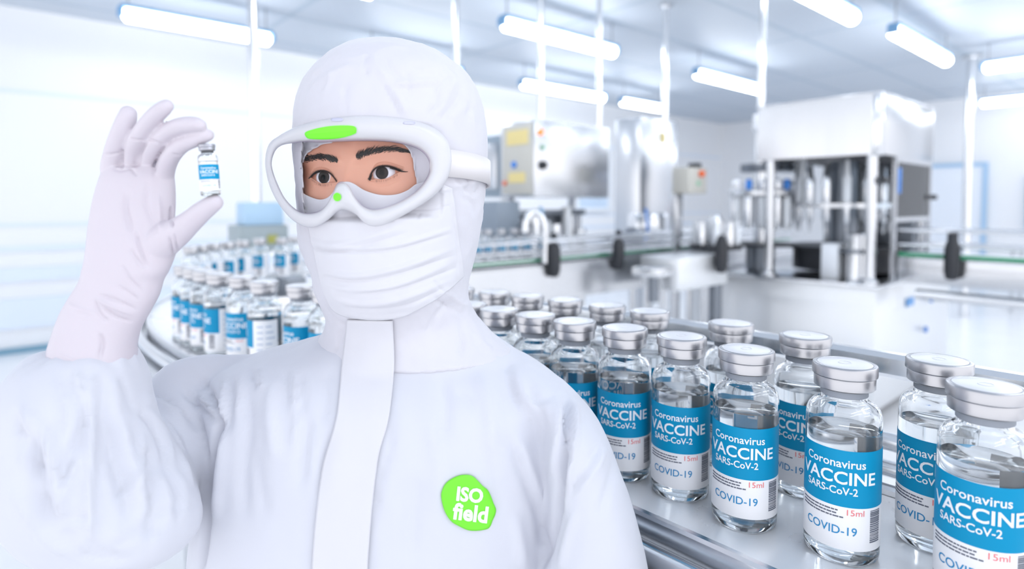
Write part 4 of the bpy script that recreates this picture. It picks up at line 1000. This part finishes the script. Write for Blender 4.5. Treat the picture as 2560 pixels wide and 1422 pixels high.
# ------------------------------------------------------------------ goggles
G0 = np.array([NB[0] - 0.022*sF, NB[1] - 0.022*cF])
ss = np.linspace(-0.13, 0.13, 521); bb = ss**2/(2*0.145)
gr = G0[0] + ss*cF + bb*sF; gd = G0[1] - ss*sF + bb*cF; gpx = CX + F_PX*gr/(gd*CP)
kk = np.argsort(gpx); gpx_s, gd_s, gr_s = gpx[kk], gd[kk], gr[kk]
def gpt(px_, py_, off):
    d0 = np.interp(px_, gpx_s, gd_s); v = P(px_, py_, d0); off = np.asarray(off)
    return v + np.stack([off*sF, off*cF, 0*off], -1) if False else P(px_, py_, d0 + off)
pairs = [((60,850),(100,870)),((85,740),(120,785)),((150,680),(165,742)),((240,635),(235,724)),((330,605),(330,714)),((430,580),(430,714)),((560,560),(560,708)),((700,550),(700,704)),((850,555),(850,708)),((980,570),(970,725)),((1100,600),(1060,752)),((1200,650),(1115,790)),((1260,720),(1145,835)),((1284,810),(1155,880)),((1280,900),(1145,935)),((1250,980),(1115,990)),((1190,1060),(1060,1050)),((1100,1130),(985,1100)),((1000,1190),(910,1137)),((900,1245),(840,1160)),((820,1275),(775,1172)),((750,1275),(725,1160)),((700,1245),(685,1132)),((660,1203),(645,1078)),((612,1177),(612,1018)),((570,1168),(577,996)),((530,1185),(537,1008)),((480,1230),(507,1060)),((420,1270),(470,1130)),((370,1285),(425,1178)),((310,1275),(365,1197)),((240,1235),(300,1192)),((170,1160),(240,1155)),((110,1060),(180,1085)),((75,960),(128,975))]
Oc = catmull(z1([p[0] for p in pairs]), 6, True); Ic = catmull(z1([p[1] for p in pairs]), 6, True)
def prof_ring(spec):
    """spec: list of (mix outer->inner, depth offset) around the frame's section"""
    n = len(Oc); rings = []
    for a, off in spec:
        q = Oc*(1-a) + Ic*a; rings.append(gpt(q[:, 0], q[:, 1], np.full(n, off)))
    V = np.stack(rings, 1).reshape(-1, 3); k = len(spec)
    Fq = [(i*k+j, i*k+(j+1) % k, ((i+1) % n)*k+(j+1) % k, ((i+1) % n)*k+j) for i in range(n) for j in range(k)]
    return V, Fq
gog = bpy.data.objects.new('goggles', None); COL.objects.link(gog); gog.parent = person
gog['label'] = 'milky white safety goggles with green sticker'
def gmesh(name, V, Fq, m): return raw_mesh(name, loc(V), Fq, m, gog)
VG, FG = prof_ring([(0.06,.026),(-0.02,.010),(0.00,.003),(0.10,-.0015),(0.34,-.0035),(0.62,-.0035),(0.88,-.0015),(1.0,.002),(1.02,.009),(0.96,.012),(0.75,.006),(0.5,.004),(0.25,.008),(0.12,.022)])
gmesh('frame', VG, FG, M['frame'])
# the soft seal inside, reaching back to the face
VS, FS = prof_ring([(1.00,.010),(1.06,.016),(1.10,.024),(1.04,.024),(0.98,.017)])
gmesh('face_seal', VS, FS, M['seal'])
cl = np.array(z1([(600,880)]))[0]; n = len(Ic); ks = [1.03, 0.85, 0.65, 0.45, 0.25, 0.08]; V = []; 
for k in ks:
    q = cl + (Ic-cl)*k; V.append(gpt(q[:, 0], q[:, 1], np.full(n, 0.0035)))
V = np.vstack(V); Fq = [(a*n+i, a*n+(i+1) % n, (a+1)*n+(i+1) % n, (a+1)*n+i) for a in range(len(ks)-1) for i in range(n)] + [tuple(range((len(ks)-1)*n, len(ks)*n))]
lo_ = gmesh('lens', V, [f[::-1] for f in Fq], M['lens'])
if normals(V, [f[::-1] for f in Fq if len(f) < 5])[:, 1].mean() > 0: lo_.data.flip_normals()
frame_tree = bvh(VG, FG)
def patch_on(tree, outline, lift, parent, name, m, n_ring=7, thick=0.0006):
    oc = np.array(outline); c = oc.mean(0); V = []; nn = len(oc)
    for k in range(n_ring):
        q = c + (oc-c)*(1 - k/n_ring)
        for x, y in q:
            h, _ = cast(tree, x, y); V.append(h if h is not None else P(x, y, 0.52))
    h, _ = cast(tree, *c); V.append(h); V = np.array(V); V = V*(1 - lift/np.linalg.norm(V, axis=1))[:, None]
    Fq = [(a*nn+i, (a+1)*nn+i, (a+1)*nn+(i+1) % nn, a*nn+(i+1) % nn) for a in range(n_ring-1) for i in range(nn)] + [((n_ring-1)*nn+i, n_ring*nn, (n_ring-1)*nn+(i+1) % nn) for i in range(nn)]
    o_ = pmesh(name, V, Fq, m, parent); s = o_.modifiers.new('thickness', 'SOLIDIFY'); s.thickness = thick; s.offset = 0; return o_
patch_on(frame_tree, catmull(z1([(322,672),(335,655),(400,635),(480,620),(560,615),(630,617),(657,628),(660,655),(650,670),(590,690),(520,702),(440,706),(360,703),(335,695)]), 4, True), 0.0007, gog, 'sticker', M['green_tape'])
patch_on(frame_tree, [(843 + 9.5*math.cos(a), 492.5 + 10.5*math.sin(a)) for a in np.linspace(0, 2*math.pi, 28, endpoint=False)], 0.0012, gog, 'sticker_dot', M['green_tape'])
# vents along the top edge
for x0, x1, y0, y1 in ((500, 565, 568, 586), (975, 1040, 592, 606)):
    q = z1([(x0,y0),(x1,y0),(x1,y1),(x0,y1)]); patch_on(frame_tree, catmull([*q], 3, True), 0.0004, gog, 'vent', mat('vent_shade', srgb(196, 196, 214), 0.5), 3)
# strap: once around the hood
an = np.linspace(0, 2*np.pi, 91)[:-1]; V = []; A = P(738, 395, HC); Bq = P(1217, 395, HC); sc_ = (A+Bq)/2; hw = (Bq[0]-A[0])/2
for a in an:
    ca, sa = math.cos(a), math.sin(a); x = sc_[0] + (hw+0.004)*np.sign(ca)*abs(ca)**(2/2.15); y = HC + (0.106+0.004)*np.sign(sa)*abs(sa)**(2/2.15)
    zz = P(1150, 402, 0.60)[2] - 0.014*(1+sa)*0.5 - 0.004
    for dz in (0.0125, -0.0125): V.append((x, y, zz + dz))
Fq = []
for i in range(90):
    a = an[i]
    if 2.9 < a < 5.20: continue                        # the goggles themselves take the front
    j = (i+1) % 90; Fq.append((2*i, 2*i+1, 2*j+1, 2*j))
so = gmesh('strap', V, Fq, M['strap']); s = so.modifiers.new('thickness', 'SOLIDIFY'); s.thickness = 0.0022

# ------------------------------------------------------------------ coverall: torso and both sleeves as one garment
cv = Blob()
TD = 0.625
cv.rows([(838,812,1222,.640,.074),(862,740,1262,.642,.082),(885,640,1296,.640,.088),(905,585,1330,.635,.092),(935,548,1372,.63,.097),(980,525,1408,.625,.102),(1060,525,1418,.62,.106),(1160,522,1405,.618,.108),(1260,514,1390,.617,.110),(1360,504,1375,.617,.111),(1470,490,1362,.618,.112),(1650,480,1372,.62,.113),(1800,474,1376,.62,.115)], n=64, sub=4, ex=2.5)
# hanging arm (picture right)
cv.rows([(900,1235,1322,.62,.045),(930,1255,1366,.612,.055),(965,1285,1414,.600,.060),(1000,1310,1452,.592,.062),(1060,1338,1500,.580,.062),(1150,1358,1540,.568,.060),(1250,1368,1575,.560,.058),(1340,1366,1600,.555,.056),(1430,1358,1620,.550,.055),(1560,1362,1640,.548,.052),(1720,1380,1640,.545,.048),(1850,1405,1625,.54,.042),(1930,1420,1605,.54,.038)], n=40, sub=4, ex=2.2)
# raised arm: upper arm then the baggy forearm sleeve
cv.limb([(690,955,.64,66),(560,962,.625,78),(470,985,.605,90),(420,1060,.58,112),(372,1150,.55,135),(330,1230,.525,150),(285,1275,.505,140)], n=32, ratio=0.72)
cv.rows([(872,148,318,.505,.028),(885,104,326,.503,.034),(902,74,331,.502,.041),(930,52,338,.500,.048),(965,36,345,.498,.054),(1000,25,349,.497,.057),(1060,12,366,.496,.060),(1120,3,392,.495,.062),(1180,2,428,.495,.063),(1240,18,462,.495,.062),(1300,58,486,.496,.058),(1345,112,478,.498,.052),(1378,172,440,.500,.042),(1398,245,370,.502,.026)], n=48, sub=4, ex=2.1)
VC, FC = cv.fuse(0.0036, 5)
NC_ = normals(VC, FC); pxc, pyc = proj(VC)
amp = np.where(pxc < 520, 0.0014, 0.0008)
n1 = vnoise(VC*np.array((1.0, 0.8, 0.42)), 20, 3.0, 3); n2 = vnoise(VC*np.array((1, 1, .6)), 55, 8.0, 2)
VC = VC + NC_*(amp*(0.9*(1 - np.abs(n1)*2.2) + 0.25*n2))[:, None]
# gathers where the sleeve goes into the glove
g = np.exp(-((pyc-895)/30)**2)*(pxc < 350)*(pyc > 840)
cxs = P(205, 890, .503); ang = np.arctan2(VC[:, 1]-cxs[1], VC[:, 0]-cxs[0]); VC = VC + NC_*(g*0.0016*np.sin(ang*12 + 2*np.sin(ang*3)))[:, None]
z3 = lambda L_: [(x/1.73, 600 + y/1.73) for x, y in L_]
suit_folds = [
    (z3([(372,690),(365,800),(300,960),(215,1210)]), 8, -.0045), (z3([(395,700),(398,900),(388,1080),(402,1300)]), 9, .0050), (z3([(430,720),(430,860),(420,1000)]), 8, -.0025), (z3([(565,1025),(530,1090),(470,1145)]), 6, -.002), (z3([(590,1010),(560,1080),(500,1150)]), 8, .002),
    (z3([(600,740),(660,800),(705,900),(718,1000)]), 5, -.0040), (z3([(625,730),(690,800),(730,900),(740,1000)]), 7, .0025), (z3([(640,890),(645,1000),(655,1150),(640,1330)]), 6, -.0035), (z3([(610,840),(615,960),(600,1060)]), 9, .003), (z3([(210,1220),(300,1205),(390,1195)]), 6, -.003), (z3([(240,1250),(340,1230),(420,1215)]), 7, .0022),
    (z3([(250,560),(275,640),(270,760),(230,870)]), 8, -.0028), (z3([(300,560),(320,640),(345,720)]), 6, -.0028), (z3([(330,560),(345,620),(372,690)]), 6, .003), (z3([(400,580),(395,650),(385,720)]), 5, .003), (z3([(440,590),(450,680),(445,760)]), 5, -.0025), (z3([(490,590),(500,680),(520,760)]), 6, .0025), (z3([(530,590),(555,680),(585,760)]), 5, -.0022),
    (z3([(90,700),(120,800),(110,900),(60,1010)]), 10, .003), (z3([(150,780),(170,900),(150,1050)]), 8, -.0025), (z3([(120,1080),(200,1150),(300,1290)]), 9, -.0025), (z3([(390,1300),(420,1340),(520,1370)]), 7, -.003), (z3([(470,1250),(560,1290),(700,1300)]), 9, .002), (z3([(600,1240),(700,1180),(790,1150)]), 8, -.002), (z3([(480,1330),(600,1270),(720,1230)]), 6, -.0022), (z3([(760,1000),(800,1100),(790,1230)]), 9, .002),
    (z3([(880,600),(915,690),(945,790),(940,850)]), 6, -.0060), (z3([(800,650),(870,730),(930,790)]), 6, -.0035), (z3([(830,640),(890,700),(940,760)]), 6, .003), (z3([(850,750),(880,870),(893,1060)]), 6, -.004), (z3([(945,800),(930,920),(905,1060),(885,1260),(868,1422)]), 7, -.0100), (z3([(965,820),(955,1000),(935,1200)]), 12, .0035), (z3([(640,660),(720,690),(800,740),(850,820)]), 5, -.003), (z3([(620,690),(700,700),(790,760)]), 8, .002),
    (z3([(975,590),(965,680),(955,780)]), 7, .0030), (z3([(1000,590),(1000,700),(980,840)]), 8, -.0022), (z3([(1085,560),(1100,610),(1112,640)]), 6, -.003), (z3([(1110,550),(1125,610),(1140,650)]), 6, .003), (z3([(1040,560),(1035,660),(1020,760)]), 9, .002), (z3([(1270,560),(1275,660),(1285,780),(1270,900)]), 8, .0028), (z3([(1300,570),(1305,680),(1300,800)]), 8, -.0022), (z3([(1240,560),(1245,640),(1240,720)]), 7, -.002), (z3([(1420,560),(1415,680),(1400,800)]), 8, -.002), (z3([(1380,1100),(1400,960),(1440,830)]), 9, -.002), (z3([(1100,900),(1120,1050),(1150,1200)]), 14, -.0015),
    (z4([(1115,700),(1120,800),(1105,960),(1090,1120),(1040,1330),(1010,1422)]), 8, -.0080), (z4([(1140,700),(1150,830),(1130,1000),(1105,1160)]), 9, .0040), (z4([(1085,740),(1080,880),(1060,1040)]), 11, .0030), (z4([(1260,900),(1200,1000),(1110,1130)]), 6, -.0028), (z4([(1280,920),(1230,1020),(1140,1140)]), 7, .0025), (z4([(870,560),(880,650),(920,760)]), 10, -.0018), (z4([(980,700),(1020,720),(1080,690)]), 8, -.0015), (z4([(1050,560),(1080,620),(1120,680)]), 9, .002), (z4([(880,880),(930,1010),(1000,1200),(1030,1360)]), 10, -.0025), (z4([(920,880),(965,1010),(1020,1150)]), 12, .0025), (z4([(660,690),(700,720),(720,760)]), 7, -.0014), (z4([(420,590),(520,562),(640,556),(700,560)]), 3, -.0022), (z4([(420,580),(520,551),(640,545),(700,550)]), 4, .0016),
    (z4([(410,760),(395,900),(350,1060),(320,1250)]), 5, -.002), (z4([(1150,1180),(1120,1290),(1090,1422)]), 9, .003), (z4([(1330,900),(1300,1060),(1250,1200)]), 10, -.002), (z4([(560,800),(590,1000),(580,1200)]), 18, .0016), (z4([(770,900),(800,1050),(850,1200)]), 14, -.0014)]
suit_folds += [(z3([(60,760),(140,900),(180,1080),(190,1250)]), 15, -.0035), (z3([(110,740),(200,880),(250,1060),(250,1230)]), 16, .0040), (z3([(460,760),(480,900),(520,1040),(560,1200)]), 14, -.0040), (z3([(520,760),(550,900),(600,1050),(640,1200)]), 13, .0036), (z3([(330,900),(300,1040),(260,1140)]), 12, .0030),
    (z3([(700,780),(770,900),(830,1060)]), 10, .0034), (z3([(670,1000),(720,1100),(740,1220)]), 10, .0030), (z3([(40,1060),(110,1180),(220,1310),(340,1370)]), 13, .0030), (z3([(300,1340),(430,1385),(580,1380)]), 10, -.0026),
    (z3([(1060,640),(1070,800),(1050,1000),(1060,1200)]), 18, -.0030), (z3([(1180,600),(1170,760),(1190,950)]), 16, .0028), (z3([(1330,760),(1310,900),(1300,1080)]), 13, -.0026), (z4([(760,620),(800,780),(810,950)]), 18, .0028), (z4([(600,620),(620,760),(600,900)]), 16, -.0022), (z4([(950,640),(1000,780),(1020,920)]), 15, -.0030), (z4([(500,1050),(480,1200),(470,1400)]), 20, -.0026), (z4([(900,1200),(920,1300),(940,1422)]), 14, .0026)]
VC = soften(creases(VC, FC, [(a_, b_, c_*1.45) for a_, b_, c_ in suit_folds]), FC, 2, 0.45)
pmesh('coverall', VC, FC, M['suit'])
suit_tree = bvh(VC, FC)
# both legs and boots, below the picture
lg = Blob(); zc = lambda z: z - CAM_H
def oval(cx_, cd, z, hw_, hd_, n=36):
    th = np.linspace(0, 2*np.pi, n, endpoint=False); return np.stack([cx_ + hw_*np.cos(th), cd + hd_*np.sin(th), np.full(n, zc(z))], 1)
x0 = ROOT[0] + 0.0; lg.rings([oval(x0, .62, z, a, b) for z, a, b in ((1.02,.165,.10),(0.92,.175,.11),(0.84,.18,.115),(0.78,.175,.11),(0.72,.16,.10))])
for s_ in (-1, 1):
    lg.rings([oval(x0 + s_*dx, .62, z, a, b) for z, dx, a, b in ((0.86,.075,.075,.09),(0.74,.085,.09,.10),(0.55,.095,.078,.085),(0.46,.098,.07,.076),(0.32,.10,.066,.07),(0.14,.10,.058,.06),(0.09,.10,.056,.058))])
VL, FL = lg.fuse(0.010, 3); pmesh('trousers', VL, FL, M['suit'])
for s_ in (-1, 1):
    bt = Blob(); bt.rings([oval(x0 + s_*.10, cd, z, a, b) for z, cd, a, b in ((0.16,.62,.055,.058),(0.10,.618,.052,.062),(0.075,.600,.048,.085),(0.045,.580,.046,.118),(0.015,.575,.047,.126),(0.001,.575,.045,.124))])
    VB, FB = bt.fuse(0.006, 2); VB[:, 2] = np.maximum(VB[:, 2], -CAM_H + 0.0005); pmesh('boot', VB, FB, M['boot'])
def suit_hit(x, y): return cast(suit_tree, x, y)[0]
def collar_hit(x, y):
    a, _ = cast(hood_tree_full, x, y); b_ = suit_hit(x, y)
    if a is None: return b_
    return b_ if (b_ is not None and b_[1] < a[1]) else a
# zip flap down the front: a strip of doubled cloth
L_f = catmull([(868,800),(860,870),(853,930),(843,1033),(826,1100),(807,1166),(790,1290),(780,1422),(774,1600),(768,1770)], 8); R_f = catmull([(982,802),(985,870),(985,930),(974,1033),(962,1085),(946,1142),(930,1275),(919,1422),(910,1600),(905,1770)], 8)
sheet('zip_flap', [tuple(p) for p in L_f[::4]], [tuple(p) for p in R_f[::4]], 150, 26, collar_hit, 0.0032, M['mask'], thick=0.0014)
# round badge with its lettering, stuck on the chest
z6 = lambda L_: [(1080 + x/7.11, 1160 + y/7.11) for x, y in L_]
badge_out = catmull(z6([(165,590),(180,470),(250,340),(380,245),(520,195),(650,192),(740,225),(830,310),(900,385),(990,460),(1050,580),(1090,690),(1135,800),(1120,900),(1075,1000),(1040,1090),(990,1145),(880,1172),(740,1182),(620,1165),(490,1105),(360,1030),(270,920),(205,780)]), 4, True)
bd = patch_on(suit_tree, badge_out, 0.0016, person, 'badge', M['badge'], 12, 0.0008)
def print_on(tree, body, cx_, cy_, wd, ht, rot, bold, parent, m, lift):
    V2, F2 = text_mesh(body, width=wd, height=ht, bold=bold); c, s = math.cos(rot), math.sin(rot); V = []
    for x, y in V2:
        X, Y = cx_ + x*c + y*s, cy_ - y*c + x*s; h, _ = cast(tree, X, Y); h = h if h is not None else P(X, Y, 0.51); V.append(h*(1 - lift/np.linalg.norm(h)))
    return pmesh('lettering', V, F2, m, parent, smooth=False)
print_on(suit_tree, 'ISO', 1175, 1237, 66, 37, math.radians(6), 0.034, bd, M['badge_text'], 0.0026)
print_on(suit_tree, 'field', 1176, 1282, 88, 43, math.radians(7), 0.030, bd, M['badge_text'], 0.0026)

# ------------------------------------------------------------------ gloved hand holding the vial
z2 = lambda x, y, d, r: (180 + x/2.9625, 220 + y/2.9625, d, r/2.9625)
gl = Blob()
row2 = lambda y, l, r, d, h: (220 + y/2.9625, 180 + l/2.9625, 180 + r/2.9625, d, h)
gl.rows([row2(590,235,735,.505,.0085),row2(660,212,752,.505,.0115),row2(760,182,758,.505,.0135),row2(860,160,758,.504,.0145),row2(960,143,752,.503,.0150),row2(1060,130,752,.502,.0160),row2(1160,122,770,.501,.0170),row2(1260,112,745,.501,.0180),row2(1360,92,702,.501,.0190),(700,207,404,.502,.0200),(740,182,392,.502,.0205),(780,160,370,.502,.0215),(820,147,346,.502,.0235),(860,137,332,.502,.0265),(890,137,329,.502,.0285),(905,146,327,.502,.0285)], n=44, sub=4, ex=2.2)
gl.limb([z2(300,680,.508,66),z2(292,590,.506,72),z2(308,500,.502,70),z2(342,395,.496,72),z2(380,300,.491,72),z2(408,220,.489,66),z2(416,190,.489,60)], ratio=0.95)
gl.limb([z2(425,680,.509,60),z2(432,590,.507,62),z2(448,480,.500,62),z2(478,390,.490,64),z2(545,285,.479,62),z2(620,200,.471,62),z2(685,145,.467,56),z2(702,132,.467,50)], ratio=0.95)
gl.limb([z2(560,700,.509,62),z2(556,610,.508,62),z2(570,510,.500,62),z2(625,405,.488,66),z2(715,318,.476,60),z2(820,275,.468,60),z2(915,268,.465,56),z2(948,276,.465,48)], ratio=0.95)
gl.limb([z2(680,760,.507,72),z2(680,680,.506,70),z2(695,590,.500,68),z2(735,500,.489,66),z2(810,425,.479,60),z2(900,385,.473,56),z2(975,358,.470,50),z2(1005,348,.470,46)], ratio=0.95)
gl.limb([z2(560,1240,.501,120),z2(680,1130,.497,128),z2(775,1070,.491,108),z2(865,1000,.484,88),z2(955,922,.477,77),z2(1030,866,.473,67),z2(1058,848,.472,62)], ratio=0.90)
VGl, FGl = gl.fuse(0.0011, 3)
def Z2(L_): return [(180 + x/2.9625, 220 + y/2.9625) for x, y in L_]
def Z8(L_): return [(x/2.962, 480 + y/2.962) for x, y in L_]
glove_folds = [(Z2([(738,880),(735,960),(742,1030)]), 3.0, -.0022), (Z2([(715,1100),(735,1170),(765,1255)]), 2.6, -.0016), (Z2([(755,1080),(775,1160),(800,1220)]), 3, -.0012), (Z2([(470,1060),(500,1180),(560,1330)]), 4, -.0014), (Z2([(400,780),(395,900),(440,1060)]), 7, -.0016), (Z2([(560,700),(540,850),(600,1000)]), 6, -.0010), (Z2([(640,800),(650,930),(660,1060)]), 5, .0010), (Z2([(480,650),(440,600),(420,590)]), 3, -.0010),
    (Z2([(240,488),(300,490),(365,478)]), 2.2, -.0011), (Z2([(425,372),(480,385),(545,390)]), 2.2, -.0012), (Z2([(560,372),(620,400),(680,425)]), 2.2, -.0012), (Z2([(745,485),(780,498),(815,500)]), 2.2, -.0010), (Z2([(300,590),(360,610),(430,590)]), 3, -.0008), (Z2([(372,440),(368,520),(372,600)]), 2.5, -.0016), (Z2([(550,400),(510,480),(495,570)]), 2.5, -.0016), (Z2([(690,430),(640,500),(600,640)]), 2.5, -.0018),
    (Z8([(730,760),(860,800),(1010,870)]), 3.5, -.0012), (Z8([(720,800),(830,850),(990,910)]), 3.0, .0012), (Z8([(760,850),(860,920),(985,960)]), 3.0, -.0014), (Z8([(700,790),(740,900),(800,960)]), 3.5, -.0012), (Z8([(860,690),(950,740),(1030,800)]), 3.0, -.0010), (Z8([(900,540),(960,640),(1060,740)]), 4, -.0010), (Z8([(960,420),(1030,520),(1080,560)]), 4, -.0012), (Z8([(500,830),(600,870),(720,900)]), 5, .0006), (Z8([(730,1050),(760,1120),(740,1240)]), 6, -.0015), (Z8([(440,1200),(600,1270),(760,1300),(930,1310)]), 2.5, .0010)]
VGl = soften(creases(VGl, FGl, [(a_, b_*1.1, c_*1.3) for a_, b_, c_ in glove_folds]), FGl, 1)
pmesh('glove', VGl, FGl, M['glove'])
# the other, lowered hand in its glove (below the picture)
g2 = Blob(); 
g2.rows([(1880,1440,1590,.54,.030),(1930,1450,1575,.54,.026),(2000,1450,1570,.535,.018),(2080,1440,1585,.53,.016),(2150,1445,1590,.525,.014)], n=32, sub=4)
for k, (x, ln) in enumerate(((1462,150),(1500,185),(1540,195),(1576,165))):
    g2.limb([(x, 2120, .525, 21), (x-3, 2120+ln*0.45, .518, 20), (x-8, 2120+ln*0.8, .508, 18), (x-10, 2120+ln, .502, 15)], n=14, sub=4)
g2.limb([(1460,2000,.53,26),(1420,2060,.515,23),(1405,2110,.505,20),(1402,2140,.50,16)], n=14, sub=4)
Vg, Fg = g2.fuse(0.003, 2); pmesh('glove', Vg, Fg, M['glove'])

# ------------------------------------------------------------------ the vial in the fingers
vb = P(527.5, 488.5, 0.4715); vt = P(516.5, 361.0, 0.4715); kv = float(np.linalg.norm(vt-vb))/BH
vial = bottle('held_vial', 'small vaccine vial held between gloved thumb and forefinger', 'vial', (0, 0, 0), k=kv, capm=M['cap_dark'], liqm=M['liquid_pale'])
for ch in vial.children:
    if ch.name.startswith('cap'):
        for g_ in ch.children: g_.data.materials[0] = M['cap_dark']
wb, wt = to_world(vb), to_world(vt); zax = Vector(wt-wb).normalized(); toc = Vector((0, 0, CAM_H)) - Vector(wb); yax = -(toc - zax*toc.dot(zax)).normalized(); xax = yax.cross(zax)
Rm = Matrix((xax, yax, zax)).transposed().to_4x4(); vial.rotation_mode = 'XYZ'
vial.matrix_world = Matrix.Translation(Vector(wb)) @ Rm @ Matrix.Rotation(math.radians(6), 4, 'Z')
